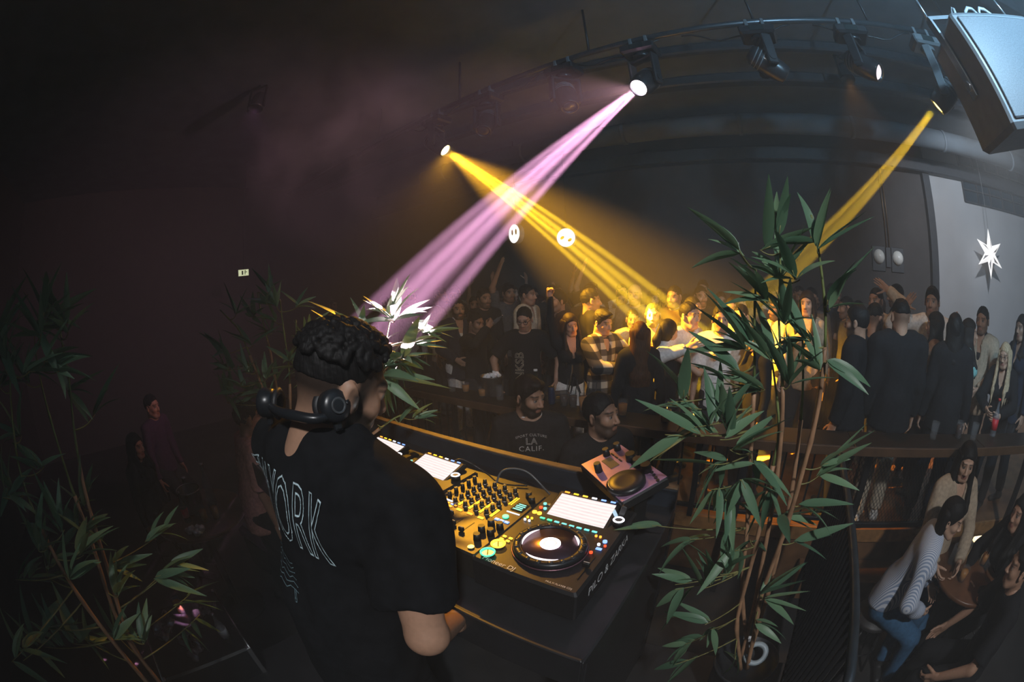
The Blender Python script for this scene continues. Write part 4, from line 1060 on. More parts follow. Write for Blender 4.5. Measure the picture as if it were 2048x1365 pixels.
for k in range(6): sm_.tube([(-.15 + .016 * i, 0, 1.255 - .017 * k + .006 * math.sin(i * 2.1 + k)) for i in range(10)], .0014, 5)
wrap_text(sm_.mesh('small_print'), sh, 'small_print', M_print2, dj, False)
wrap_text(flat_text('1', .055, -.02, 1.15, 1, 1, False, .0011), sh, 'back_number', M_print2, dj, False)
# gold ring on his right hand
a_, e_, w_ = D['J'][1]; gd = (w_ - e_) / np.linalg.norm(w_ - e_)
# headphones hanging round his neck
cR, cL = at_d(668, 812, .80), at_d(535, 806, .93)
hp = empty('headphones', Matrix.Translation((cR + cL) / 2)); tag(hp, 'black DJ headphones hung round the DJ neck', 'headphones')
M_hp = mat('headphone_black', (.012, .014, .017), .32, var=.15); O_ = (cR + cL) / 2
nk = D['M'] @ Vector(D['nb'] + A3(0, -.085, .045))
ctl = [cR + Vector((.0, -.01, -.015)), at_d(632, 838, .775), at_d(590, 832, .80), at_d(555, 822, .86), cL]
pts = []
for i in range(len(ctl) - 1):
    a, b, c, d = ctl[max(i - 1, 0)], ctl[i], ctl[i + 1], ctl[min(i + 2, len(ctl) - 1)]
    for k in range(8):
        s_ = k / 8; pts.append(.5 * ((2 * b) + (c - a) * s_ + (2 * a - 5 * b + 4 * c - d) * s_ * s_ + (3 * b - a - 3 * c + d) * s_ ** 3) - O_)
pts.append(cL - O_); MB().tube(pts, [.008 + .003 * math.sin(math.pi * i / (len(pts) - 1)) for i in range(len(pts))], 10).build('headband', M_hp, hp)
for sg, c0, nrm in ((1, cR, (CAMP - cR) + Vector((.5, .1, .0))), (-1, cL, Vector((-1, -.2, .1)))):
    c = c0 - O_; q = Vector(nrm).normalized().to_track_quat('Z', 'Y').to_matrix()
    cp_ = MB().lathe([(.001, -.020), (.026, -.020), (.033, -.014), (.034, .010), (.030, .018), (.018, .021), (.001, .022)], 26, c, q).build('ear_cup', M_hp, hp)
    MB().lathe([(.018, -.018), (.032, -.022), (.037, -.030), (.030, -.036), (.018, -.031)], 26, c, q, ring=True).build('ear_pad', mat('pad_leather', (.016, .016, .018), .55, var=.2), cp_)
    MB().lathe([(.012, .0215), (.015, .0235), (.018, .0215)], 24, c, q, ring=True).build('cup_ring', mat('cup_ring', (.05, .055, .06), .3), cp_)
    MB().box(c + q @ Vector((0, -.036, -.004)), (.018, .03, .016), q, ch=.004).build('hinge', M_hp, cp_)
MB().box(cR - O_ + (at_d(694, 800, .80) - cR), (.010, .022, .010), Matrix.Rotation(.7, 3, 'X'), ch=.002).build('folding_tab', M_hp, hp)

# ---------------------------------------------------------------- people on the platform and the lower floor
def stand(px, py, v, floor=PLZ, lean=0.0):
    E = at_v(px, py, v); H = max(1.5, min(1.93, (E.z - floor) / math.cos(lean * .8) + .125)); azc = math.degrees(math.atan2(-E.x, -E.y))
    return E, H, azc
def guest(label, px, py, v, rel, floor=PLZ, lean=0.0, back=.02, **k):
    E, H, azc = stand(px, py, v, floor, lean); az = azc + rel; a = math.radians(az); H = k.pop('H', H)
    off = .06 + math.sin(lean) * .62
    P = Vector((E.x - math.sin(a) * off, E.y - math.cos(a) * off, floor))
    return person(label, P, az, H, lean=lean, **k)
S = lambda **k: {**dict(style='short', th=.012, line=-.010, amp=.003, fr=170), **k}
LONG = lambda m=H_black, **k: dict(style='long', m=m, **k)
TEE = lambda m, **k: {**dict(m=m, sleeve=.42, fit=.018, hem=.80), **k}
LS = lambda m, **k: {**dict(m=m, sleeve=.97, fit=.014, hem=.82), **k}
JK = lambda m, **k: {**dict(m=m, sleeve=.98, fit=.024, hem=.78, vneck=.10, name='jacket'), **k}
G = {}
# two men in the pit before the booth
G['la'], q = guest('bearded man in black tee with pale chest lettering, in the pit before the booth', 1060, 800, 2.18, -2, 0, sex='m', top=TEE(C_blk2, inner=C_white, neck=.085), hair=dict(style='quiff', th=.022, amp=.003), beard=.95, fadeh=.6, head=(-.75, .10, 0), skin=1, vox=.010, hv=.0042, bottom=C_jeand)
g = child(G['la'], 'shirt'); f = q['f']; M_pr = mat('print_grey', (.55, .53, .50), .7, var=.3, scale=200)
for tx, sz_, z_, ar, ou in (('SPORT CULTURE', .024, 1.405, 2.2, 0), ('LA', .060, 1.362, 0, .0016), ('CALIF.', .052, 1.312, .8, 0)):
    wrap_text(flat_text(tx, sz_ * f, 0, z_ * f, 1, 1, True, ou, ar, 0, 1.15), g, 'chest_lettering', M_pr, G['la'], True)
G['pit2'], q = guest('bearded man in plain black tee looking right, in the pit beside the effects unit', 1212, 838, 2.12, -38, 0, sex='m', top=TEE(C_blk2, neck=.082), hair=S(th=.016), beard=.8, fadeh=.6, head=(-.35, -.12, 0), skin=1, vox=.010, hv=.0042, bottom=C_jeand)
# front of the crowd, left to right
guest('bearded man in dark jacket over open white shirt at the left of the crowd', 918, 622, 3.55, -20, sex='m', top=JK(C_navy, inner=C_white), hair=S(), beard=.8, skin=0, bottom=C_white, arms={'R': ((.14, .30, 1.02), (1, -.3, -.6)), 'L': ((-.12, .30, 1.0), (-1, -.3, -.6))})
guest('dark haired man in black behind the drinking man', 972, 600, 4.15, -30, sex='m', top=LS(C_blk), hair=S(th=.02), beard=.7, skin=1)
G['drink'], qd = guest('man in black sleeves raising a small bottle to his mouth', 958, 652, 3.32, -48, sex='m', top=LS(C_blk), hair=S(), beard=.5, skin=3, fadeh=.5, head=(0, .1, 0), arms={'R': ((.10, .27, 1.42), (1, .1, -.8)), 'L': ((-.22, .10, .95), (-1, -.5, 0))}, hands=('grip', 'relaxed'), palms=((-.6, -.6, .3), None))
G['glass'], q = guest('man with glasses in a black tee with vertical outlined print', 1048, 645, 3.32, 6, sex='m', top=TEE(C_blk), hair=S(th=.016), beard=.25, skin=0, head=(.15, .28, 0), bottom=C_blk, arms={'L': ((-.30, .10, .88), (-1, -.6, 0)), 'R': ((.27, .16, .90), (1, -.6, 0))})
g = child(G['glass'], 'shirt'); wrap_text(flat_text('NKSB', .125 * q['f'], .05, 1.14 * q['f'], 1, 1.05, True, .0022, 0, math.pi / 2), g, 'chest_print', mat('print_gold', (.55, .50, .38), .6, var=.3), G['glass'], True)
def eyeglasses(t, q, m):
    R = q['hR']; hd = q['hd']; T = lambda x, y, z: Vector(hd + R @ A3(x, y, z)); mb = MB()
    for s_ in (-1, 1):
        mb.tube([T(s_ * .033 + .022 * math.cos(a), .097, .0 + .018 * math.sin(a)) for a in [2 * math.pi * i / 16 for i in range(17)]], .0022, 6); mb.tube([T(s_ * .055, .095, .006), T(s_ * .082, -.01, .008)], .002, 6)
    mb.tube([T(-.011, .098, .003), T(.011, .098, .003)], .002, 6); mb.build('eyeglasses', m, t)
eyeglasses(G['glass'], q, M_blk)
guest('man in pale yellow collar looking right behind the glasses wearer', 1062, 592, 4.35, -62, sex='m', top=JK(C_cream), hair=S(), fadeh=.6, beard=.3, skin=0)
guest('man in brown jacket turned sideways behind the raised arm', 1108, 606, 4.1, 60, sex='m', top=JK(C_brown), hair=S(th=.02), beard=.5, skin=1)
G['woman'], qw = guest('smiling woman with one arm raised, black tied crop top and white trousers', 1143, 657, 3.48, -14, sex='f', top=dict(m=C_blk, sleeve=.98, fit=.010, hem=1.13, vneck=.17, tuck=1, neck=.07, name='crop_top'), hair=LONG(H_dark, len=.46), head=(-.12, .15, .1), skin=0, bottom=C_white, arms={'R': ((.22, .10, 1.83), (1, -.2, .2)), 'L': ((-.24, .05, .92), (-1, -.6, 0))}, hands=('fist', 'relaxed'), palms=((0, 1, .1), None))
f = qw['f']; mb = MB()
for s_ in (-1, 1): mb.tube([(0, .155 * f, 1.10 * f), (s_ * .02, .165, 1.02 * f), (s_ * .05 - .01, .16, .90 * f)], [.012, .010, .006], 6)
mb.sphere((0, .160 * f, 1.105 * f), .02); mb.build('tie', C_blk, G['woman'])
guest('man in black jacket and cream collar looking away to the right', 1190, 604, 4.05, -105, sex='m', top=JK(C_blk, inner=C_cream, collar=1), hair=S(), fadeh=.5, skin=0, beard=.3)
guest('young man in black and cream plaid shirt looking down at his hands', 1212, 652, 3.45, -42, sex='m', top=dict(m=C_plaid, sleeve=.95, fit=.022, hem=.74, vneck=.08, collar=1), hair=dict(style='quiff', th=.02, amp=.003), skin=0, head=(-.1, .2, 0), arms={'R': ((.05, .36, 1.10), (1, -.3, -.6)), 'L': ((-.10, .38, 1.12), (-1, -.3, -.6))}, hands=('relaxed', 'open'), palms=((-.3, 0, 1), (0, 0, 1)))
guest('man in pale tee facing the booth beside the plaid shirt', 1266, 645, 4.35, -4, sex='m', top=TEE(C_cream), hair=S(th=.01), fadeh=.4, beard=.3, skin=2)
guest('bearded man in light open shirt facing the booth, centre of the crowd', 1305, 636, 3.92, 4, sex='m', top=LS(C_white, vneck=.08, collar=1), hair=S(th=.010), fadeh=.4, beard=.85, skin=2, arms={'L': ((-.10, .32, 1.22), (-1, -.2, -.6))})
guest('woman seen from behind with very long straight brown hair', 1279, 676, 3.28, 176, sex='f', top=LS(C_blk), hair=LONG(H_brown, len=.72, front=False), skin=0, bottom=C_blk)
guest('woman with dark gathered hair and bare shoulders, turned right in the bright light', 1345, 688, 3.50, -128, sex='f', top=dict(m=C_blk, sleeve=0, fit=.010, hem=.85, neck=.10), hair=dict(style='tail', th=.02), skin=2, arms={'L': ((-.12, .34, 1.25), (-1, -.1, -.6)), 'R': ((.16, .32, 1.10), (1, -.3, -.5))})
guest('man in bright white shirt bending sideways in the beam', 1392, 640, 3.62, -50, sex='m', lean=.25, top=LS(C_white, fit=.02), hair=S(), skin=2, fadeh=.4, arms={'R': ((.26, .35, 1.30), (1, .1, -.6)), 'L': ((-.1, .4, 1.2), (-1, 0, -.6))})
guest('man with cropped black hair and white tee facing the booth behind the leaves', 1443, 645, 3.55, -6, sex='m', top=TEE(C_white), hair=S(th=.014), beard=.35, skin=0, fadeh=.6)
guest('man in light shirt lit amber behind the bamboo', 1478, 640, 3.95, 20, sex='m', top=LS(C_cream), hair=S(), skin=2, beard=.4)
guest('woman in black with dark hair behind the bamboo leaves', 1505, 690, 3.32, 60, sex='f', top=LS(C_blk), hair=LONG(H_black), skin=0)
guest('bald man taller than his neighbours in the amber haze', 1268, 592, 4.75, 12, sex='m', top=LS(C_grey), hair=None, beard=.5, skin=2)
# right-hand group
guest('bearded man in black hoodie facing left beside the bamboo', 1703, 648, 3.22, 104, sex='m', top=LS(C_blk, fit=.03, collar=1), hair=dict(style='short', th=.02), beard=.9, skin=1, fadeh=.4, build=1.08)
guest('man with faded short hair turned right between two men in black', 1757, 640, 3.66, -140, sex='m', top=LS(C_blk2), hair=S(line=.01, back=.02), fadeh=.6, skin=0, beard=.6)
G['bigback'], q = guest('broad man in black sweater seen from behind with cropped sides', 1797, 636, 3.16, 158, sex='m', top=LS(C_blk, fit=.026), hair=S(line=.012, back=.03), fadeh=.5, skin=0, beard=.7, build=1.12, bottom=C_cream, shoes=C_white)
guest('laughing man in white shirt with one arm raised by the grey wall', 1865, 605, 3.95, -6, sex='m', top=LS(C_white, sleeve=.72, fit=.022, vneck=.05), hair=dict(style='quiff', th=.02), skin=1, beard=.3, head=(.3, 0, 0), arms={'R': ((.34, .16, 1.72), (1, -.2, -.5))}, hands=('open', 'relaxed'), palms=((0, 1, 0), None))
guest('man in profile facing left against the dark wall', 1785, 572, 5.0, 80, sex='m', top=LS(C_navy), hair=S(), beard=.8, skin=1, H=1.9)
guest('man in beige jacket raising an open hand by the dark wall', 1748, 604, 4.4, 30, sex='m', top=JK(C_beige), hair=S(), beard=.8, skin=1, arms={'L': ((-.22, .12, 1.85), (-1, -.2, 0))}, hands=('relaxed', 'open'), palms=(None, (0, 1, 0)))
guest('woman with long dark hair and tan jacket facing left', 1862, 655, 3.66, 92, sex='f', top=JK(C_tan), hair=LONG(H_black, len=.5), skin=0, arms={'R': ((.1, .30, 1.05), (1, -.3, -.5)), 'L': ((-.1, .32, 1.05), (-1, -.3, -.5))})
guest('woman seen from behind with black hair and black jacket', 1908, 662, 3.22, 172, sex='f', top=LS(C_blk, fit=.03), hair=LONG(H_black, len=.55, front=False), skin=0, bottom=C_jeand)
guest('woman with black hair and teal top turned right', 1946, 672, 3.45, -95, sex='f', top=LS(C_teal), hair=LONG(H_black, len=.5), skin=0)
G['varsity'], q = guest('man in beige varsity jacket with white sleeve raised', 1963, 645, 3.72, 18, sex='m', top=JK(C_beige, vneck=.14, inner=C_blk), hair=S(th=.016), beard=.5, skin=1, arms={'R': ((.34, .14, 1.62), (1, -.2, -.5)), 'L': ((-.12, .30, 1.05), (-1, -.3, -.5))}, hands=('fist', 'grip'), palms=((0, 1, 0), None))
G['blond'], q = guest('blonde woman with glasses and black jacket leaning on the rail', 2006, 722, 3.15, 12, sex='f', lean=.20, top=JK(C_blk, vneck=.16, inner=C_navy), hair=LONG(H_blond, len=.50), skin=2, head=(.1, .1, 0), arms={'R': ((.08, .34, .98), (1, -.4, -.4)), 'L': ((-.10, .36, .96), (-1, -.4, -.4))})
eyeglasses(G['blond'], q, mat('wire_frame', (.3, .2, .12), .3, metal=.8))
guest('person in dark jacket holding a drink at the right edge of the platform', 2040, 660, 3.45, 40, sex='f', top=JK(C_navy, inner=C_white), hair=LONG(H_dark), skin=0, arms={'R': ((.12, .32, 1.12), (1, -.3, -.5))}, hands=('grip', 'relaxed'))
# seated by the small table on the lower floor
def seated(label, u, v, az, seat, H, **k): return person(label, RM(u, v, 0), az, H, sit=seat, **k)
SEAT1, SEAT2 = (1.33, 2.02), (1.72, 2.30)
seated('woman in blue striped shirt and jeans leaning over the small table', SEAT1[0], SEAT1[1], 150, .55, 1.68, sex='f', lean=.34, top=dict(m=C_stripe, sleeve=.97, fit=.026, hem=.8, collar=1, wr=.007, name='striped_shirt'), hair=LONG(H_black, len=.40, front=False), skin=2, head=(.25, .15, 0), bottom=C_jean, arms={'R': ((.16, .30, .72), (1, -.6, -.3)), 'L': ((-.14, .34, .72), (-1, -.6, -.3))}, vox=.011, hv=.0045, shoes=C_white)
seated('woman with long black hair and beige jacket at the small table', SEAT2[0], SEAT2[1], 215, .72, 1.68, sex='f', lean=.05, top=JK(C_beige, vneck=.16, inner=C_blk), hair=LONG(H_black, len=.48), skin=2, head=(.35, .15, 0), bottom=C_jean, arms={'R': ((.12, .34, .92), (1, -.4, -.5)), 'L': ((-.12, .34, .92), (-1, -.4, -.5))}, vox=.011, hv=.0045)
seated('person in black leaning in from the right edge to the small table', 2.42, 1.86, 300, .55, 1.72, sex='f', lean=.30, top=LS(C_blk, fit=.03), hair=LONG(H_black, len=.35), skin=1, bottom=C_blk, arms={'R': ((.16, .42, .80), (1, -.4, -.4)), 'L': ((-.10, .42, .82), (-1, -.4, -.4))}, vox=.011)
seated('guest in black with bare forearm at the lower right corner', 2.06, 1.30, 330, .50, 1.74, sex='m', lean=.20, top=TEE(C_blk), hair=S(th=.02), skin=1, bottom=C_blk, arms={'R': ((.25, .36, .62), (1, -.4, -.4)), 'L': ((-.24, .34, .66), (-1, -.6, -.4))}, vox=.011)
# lounge on the left, almost dark
seated('seated guest with dark hair and glowing face in the dark lounge', -4.05, -.25, 75, .55, 1.7, sex='f', lean=.1, top=LS(C_blk), hair=LONG(H_black, len=.3), skin=1)
seated('lounge guest in purple top behind the dark seated guest', -4.75, .10, 80, .70, 1.75, sex='m', top=LS(cloth('purple', (.07, .035, .07))), hair=S(), skin=1)
E0 = at_d(472, 832, 2.9)
person('guest in rose shirt standing behind the DJ shoulder in the lounge', Vector((E0.x, E0.y, 0)), 40, 1.78, 'm', top=TEE(C_pink, ), hair=S(), skin=1, lean=.15, bottom=C_blk)

# ---------------------------------------------------------------- the crowd further back: copies of a few prototypes with their own clothes
far = []
protos = []
for i, (sx, hr, ar, bd, tm, rel) in enumerate((('m', S(), None, .6, LS(C_blk), 0), ('m', dict(style='quiff', th=.02), {'R': ((.20, .15, 1.95), (1, -.2, 0))}, .3, TEE(C_grey), 0), ('f', LONG(H_dark), None, 0, LS(C_blk2), 0), ('m', S(th=.008), {'L': ((-.12, .30, 1.35), (-1, -.3, -.6))}, .8, JK(C_navy, inner=C_white), 0), ('f', LONG(H_brown), {'L': ((-.2, .15, 1.85), (-1, -.2, 0))}, 0, TEE(C_cream), 0), ('m', S(th=.018), {'R': ((.2, .3, 1.2), (1, -.4, -.5))}, .5, LS(C_cream), 0))):
    p, q = person('guest prototype', RM(-6 + i, 6.2, PLZ), 200, 1.75, sx, top=tm, hair=hr, arms=ar, beard=bd, skin=i, vox=.021, hv=.009, hands=('open' if ar else 'relaxed', 'open'), fadeh=.4)
    protos.append(p)
rc = random.Random(11); tops = [C_blk, C_blk2, C_navy, C_grey, C_cream, C_brown, C_beige, C_white]
FARLAB = 'dim guest in the packed back of the crowd, mostly hidden by others'
used = [False] * len(protos); taken = []
rows = [(v, x) for v in (4.45, 4.95, 5.45, 5.95) for x in np.linspace(885, 1600, 14)] + [(v, x) for v in (4.6, 5.4, 6.1) for x in np.linspace(1640, 1735, 3)] + [(4.3, x) for x in (690, 740, 790, 840, 870)]
NEAR = [(905, 'the man in the dark jacket'), (965, 'the drinking man'), (1045, 'the glasses wearer'), (1120, 'the raised arm'), (1190, 'the black jacket'), (1215, 'the plaid shirt'), (1270, 'the bald man'), (1305, 'the bearded man'), (1345, 'the bare shouldered woman'), (1395, 'the bending man'), (1445, 'the white tee'), (1500, 'the bamboo leaves'), (1570, 'the tall canes'), (1700, 'the black hoodie'), (760, 'the DJ head'), (850, 'the pink beam')]
ROW = {4.3: 'second', 4.45: 'second', 4.6: 'second', 4.95: 'third', 5.4: 'fourth', 5.45: 'fourth', 5.95: 'last', 6.1: 'last'}
CNAME = {C_blk.name: 'black', C_blk2.name: 'faded black', C_navy.name: 'navy', C_grey.name: 'grey', C_cream.name: 'cream', C_brown.name: 'brown', C_beige.name: 'beige', C_white.name: 'white'}
PN = ['bearded man with arms down', 'man with one arm up', 'dark haired woman', 'man in open jacket', 'brown haired woman, arm up', 'man with hand forward']
bases = [o.matrix_world.translation.copy() for o in bpy.data.objects if o.name.startswith('person') and o.parent is None and o not in protos]
for n, (v, x) in enumerate(rows):
    for tr in range(40):
        xx = x + rc.uniform(-30, 30); vv = v + rc.uniform(-.25, .25); E = at_v(xx, 600, vv)
        if all((Vector((E.x, E.y)) - b.to_2d()).length > .46 for b in bases): break
    else: continue
    bases.append(Vector((E.x, E.y, PLZ)))
    i = rc.choice((0, 0, 0, 2, 2, 3, 3, 5, 5, 1, 4)); p = protos[i]
    if used[i]: p = copy_tree(p)
    used[i] = True
    azc = math.degrees(math.atan2(-E.x, -E.y)) + rc.uniform(-70, 70); sc = rc.uniform(.93, 1.06)
    p.matrix_world = Matrix.Translation((E.x, E.y, PLZ)) @ Matrix.Rotation(-math.radians(azc), 4, 'Z') @ Matrix.Scale(sc, 4)
    tm = rc.choice(tops)
    for c in p.children:
        nm = c.name.split('.')[0]
        if nm in ('shirt', 'jacket'): c.material_slots[0].link = 'OBJECT'; c.material_slots[0].material = tm
    near = min(NEAR, key=lambda q: abs(q[0] - xx))[1]
    tag(p, '%s in %s, %s row behind %s' % (PN[i], CNAME[tm.name], ROW[v], near), 'person', 'packed crowd at the back')
for i, p in enumerate(protos):
    if not used[i]:
        for c in list(p.children): bpy.data.objects.remove(c)
        bpy.data.objects.remove(p)
# ================================================================== COUNTER, RAILINGS, TABLES, DRINKS
M_cwood = mat('counter_wood', (.022, .015, .011), .4, var=.35, scale=7)
M_cedge = mat('counter_edge', (.09, .048, .024), .45, var=.3, scale=9)
CV0, CV1, CZT = 2.46, 2.74, 1.50
U0, U1 = -4.2, 3.3
t = empty('drink_counter', roomM(0, CV0, 0)); tag(t, 'long dark wooden drink counter before the crowd', 'counter')
nb_ = 6
for k in range(nb_):
    a, b = U0 + (U1 - U0) * k / nb_, U0 + (U1 - U0) * (k + 1) / nb_
    MB().box(((a + b) / 2, .14, CZT - .02), (b - a - .006, .28, .04), ch=.005).build('board', M_cwood, t)
MB().box(((U0 + U1) / 2, -.008, CZT - .03), (U1 - U0, .016, .06), ch=.003).build('edge_strip', M_cedge, t)
for k in range(8):
    u = U0 + .3 + (U1 - U0 - .6) * k / 7
    mb = MB(); mb.box((u, .25, (CZT - .04 + .0) / 2), (.05, .05, CZT - .04)); mb.box((u, .13, CZT - .07), (.04, .24, .03)); mb.build('support', M_blk, t)
# baluster railing under the counter, mesh railing at the right
t = empty('platform_railing', roomM(0, PLV - .03, PLZ)); tag(t, 'black baluster railing at the platform edge under the counter', 'railing')
for z in (.72, .10): MB().box((-1.55, 0, z), (4.9, .035, .035), ch=.004).build('rail', M_blk, t)
bm_ = MB().box((0, 0, .41), (.016, .016, .62)).mesh('baluster'); bm_.materials.append(M_blk)
for k in range(41): put('baluster', bm_, t, loc=(-3.95 + .12 * k, 0, 0))
for k in range(5): MB().box((-3.98 + 1.215 * k, 0, .38), (.045, .045, .76), ch=.004).build('post', M_blk, t)
t = empty('mesh_railing', roomM(1.62, PLV - .04, PLZ)); tag(t, 'black framed wire mesh railing behind the seated women', 'railing')
for z in (.72, .06): MB().box((0, 0, z), (1.5, .04, .045), ch=.004).build('rail', M_blk, t)
for x in (-.75, .75): MB().box((x, 0, .38), (.05, .05, .76), ch=.004).build('post', M_blk, t)
MB().box((0, -.005, .75), (1.5, .03, .012)).build('brass_strip', mat('brass', (.6, .36, .10), .35, metal=.8), t)
mb = MB()
for k in range(-16, 45):
    for sgn in (-1, 1):
        x0 = -.74 + .0345 * k; pts = []
        for s_ in (0, 1):
            z = .08 + .62 * s_; x = x0 + sgn * (.36 * s_) if sgn > 0 else x0 + .36 * (1 - s_)
            pts.append((x, z))
        (xa, za), (xb, zb) = pts
        if xa == xb: continue
        lo, hi = -.73, .73
        def clipx(x, z, xo, zo):
            c = min(max(x, lo), hi); return (c, z + (zo - z) * (c - x) / (xo - x)) if xo != x else (c, z)
        if max(xa, xb) < lo or min(xa, xb) > hi: continue
        A_, B_ = clipx(xa, za, xb, zb), clipx(xb, zb, xa, za)
        mb.cyl((A_[0], 0, A_[1]), (B_[0], 0, B_[1]), .0022, n=4, cap=False)
o = mb.build('wire_mesh', M_blk, t); o['kind'] = 'stuff'
struct(room_box('trim_6', U0 - 2, 7.8, PLV - .03, PLV - .001, PLZ - .12, PLZ, mat('step_edge', (.34, .17, .06), .45, var=.3)), 'warm wooden edge board of the platform', 'trim')
struct(room_box('trim_7', .75, 2.7, PLV - .36, PLV - .04, 0, .30, M_plat, .006), 'wooden step before the platform', 'step')
# stage side railing with close upright bars
A_, B_ = Vector((.66, 2.30)), Vector((.53, .72)); n_ = 27
t = empty('stage_railing', roomM(A_.x, A_.y, .6)); tag(t, 'black stage side railing of close upright bars beside the bamboo', 'railing')
top_ = []
for i in range(15): s_ = i / 14; p = A_ + (B_ - A_) * s_; top_.append((p.x - A_.x, p.y - A_.y, .90))
q_ = top_[-1]; top_ += [(q_[0], q_[1] - .05, .885), (q_[0], q_[1] - .08, .85), (q_[0], q_[1] - .085, .0)]
MB().tube(top_, .020, 10).build('handrail', mat('rail_steel', (.05, .06, .07), .35, metal=.5, var=.2), t)
MB().tube([(0, 0, .90), (0, 0, -.6)], .022, 10).build('post', M_blk, t)
MB().tube([(0, 0, .08), (B_.x - A_.x, B_.y - A_.y, .08)], .012, 8).build('bottom_rail', M_blk, t)
bm2 = MB().box((0, 0, .48), (.022, .010, .82)).mesh('bar'); bm2.materials.append(M_blk)
for i in range(1, n_):
    p = (B_ - A_) * (i / n_); put('bar', bm2, t, M=Matrix.Translation((p.x, p.y, 0)) @ Matrix.Rotation(-.1, 4, 'Z'))
struct(room_box('stage_step', .62, .95, .9, 2.35, 0, .34, M_stage, .01), 'black step below the stage railing', 'step')

# ---------------------------------------------------------------- glassware
def glass_mat(nm, c, rough=.05, a=.35):
    if nm in MATS: return MATS[nm]
    m = bpy.data.materials.new(nm); m.use_nodes = True; nt = m.node_tree; b = nt.nodes['Principled BSDF']; out = nt.nodes['Material Output']
    nzz = nt.nodes.new('ShaderNodeTexNoise'); nzz.inputs['Scale'].default_value = 20; nt.links.new(nzz.outputs[0], b.inputs['Roughness']) if False else None
    b.inputs['Base Color'].default_value = c + (1,); b.inputs['Roughness'].default_value = rough; b.inputs['Specular IOR Level'].default_value = .8; b.inputs['Alpha'].default_value = a
    MATS[nm] = m; return m
GL = glass_mat('clear_glass', (.25, .26, .27), .05, .16); GLb = glass_mat('bottle_glass_dark', (.02, .03, .025), .08, .92); GLg = glass_mat('bottle_glass_green', (.03, .08, .04), .08, .85); GLc = glass_mat('bottle_glass_clear', (.25, .27, .30), .06, .40)
DR_am = mat('drink_amber', (.60, .25, .04), .2, var=.15); DR_dk = mat('drink_cola', (.06, .02, .01), .2, var=.15); ICE = mat('ice', (.75, .78, .8), .15, var=.1)
def tumbler(P, label, drink=DR_am, straws=0, h=.12, r=.036, fill=.75):
    t = empty('drink_glass', Matrix.Translation(P)); tag(t, label, 'glass', 'glasses')
    MB().lathe([(r * .82, 0), (r * .86, .004), (r, h), (r * .95, h), (r * .8, .010), (.001, .010)], 18).build('glass', GL, t)
    if drink: MB().lathe([(r * .78, .011), (r * (.80 + .13 * fill), h * fill), (.001, h * fill)], 18).build('drink', drink, t)
    for k in range(straws): a = 2.4 * k + .5; MB().cyl((.3 * r * math.cos(a), .3 * r * math.sin(a), .02), (1.2 * r * math.cos(a), 1.2 * r * math.sin(a), h * 1.75), .0032, n=6).build('straw', M_blk2, t)
    return t
def bottle(P, label, gm=GLb, lab=None, cap=None, h=.28, r=.036):
    t = empty('bottle', Matrix.Translation(P)); tag(t, label, 'bottle', 'bottles')
    MB().lathe([(r * .9, 0), (r, .006), (r, h * .55), (r * .75, h * .66), (r * .38, h * .76), (r * .36, h * .95), (r * .42, h * .96), (r * .42, h)], 18).build('glass', gm, t)
    if lab: MB().lathe([(r * 1.02, h * .18), (r * 1.02, h * .48)], 18, ring=False).build('paper_label', lab, t)
    MB().lathe([(r * .45, h * .97), (r * .45, h * 1.03), (.001, h * 1.035)], 14).build('cap', cap or M_silver, t)
    return t
def can(P, label, m):
    t = empty('drink_can', Matrix.Translation(P)); tag(t, label, 'can'); MB().lathe([(.022, 0), (.028, .006), (.028, .128), (.023, .138)], 18).build('body', m, t); MB().lathe([(.023, .138), (.024, .140), (.021, .136), (.001, .136)], 18).build('lid', mat('can_lid', (.75, .6, .25), .3, metal=.9), t)
def candle(P, label):
    t = empty('candle_glass', Matrix.Translation(P)); tag(t, label, 'candle', 'candles')
    MB().lathe([(.030, 0), (.036, .07), (.034, .07), (.028, .006), (.001, .006)], 18).build('glass', GL, t); MB().lathe([(.027, .007), (.029, .03), (.001, .031)], 16).build('wax', mat('wax', (.8, .7, .5), .5), t)
    MB().lathe([(.001, .032), (.0075, .045), (.006, .058), (.001, .085)], 12).build('flame', mat('flame', (1, .6, .1), .5, var=0, emit=(1, .55, .10), estr=6), t)
cz = CZT + .0005
def on_counter(px, py):
    P = at_z(px, py, cz); u, v, z = to_uv(P); return RM(u, min(max(v, CV0 + .05), CV1 - .05), cz)
tumbler(on_counter(905, 783), 'small empty glass at the left end of the counter', None)
tumbler(on_counter(932, 785), 'short amber drink on the counter below the white trousers', DR_am, 0, .09)
tumbler(on_counter(965, 794), 'short drink on the counter left of the ice bucket', DR_am, 0, .09)
tumbler(on_counter(1000, 800), 'empty tumbler on the counter right before the ice bucket', None, 1)
t = empty('ice_bucket', Matrix.Translation(on_counter(1016, 778))); tag(t, 'ice bucket heaped with golden glinting ice on the counter', 'bucket')
MB().lathe([(.075, 0), (.085, .01), (.10, .17), (.104, .175), (.096, .17), (.08, .02), (.001, .02)], 22).build('bucket', mat('bucket_steel', (.25, .24, .23), .3, metal=.8), t)
for k in range(14): a = 2.4 * k; q = .018 * math.sqrt(k); MB().box((q * math.cos(a), q * math.sin(a), .165 + .01 * (k % 3)), (.03, .03, .03), Euler((k, k * .7, k * .3)).to_matrix(), ch=.005).build('ice_cube', ICE, t)
bottle(on_counter(1080, 800), 'dark bottle with white cap on the counter behind the bearded man', GLb, None, mat('cap_white', (.7, .7, .7), .4), .26)
can(on_counter(1104, 808), 'slim navy drink can with gold top on the counter', mat('can_navy', (.02, .04, .10), .3, metal=.4))
tumbler(on_counter(1128, 812), 'pale drink in a tumbler right of the navy can', DR_dk, 1)
tumbler(on_counter(1146, 814), 'dark drink with black straw on the counter', DR_dk, 1)
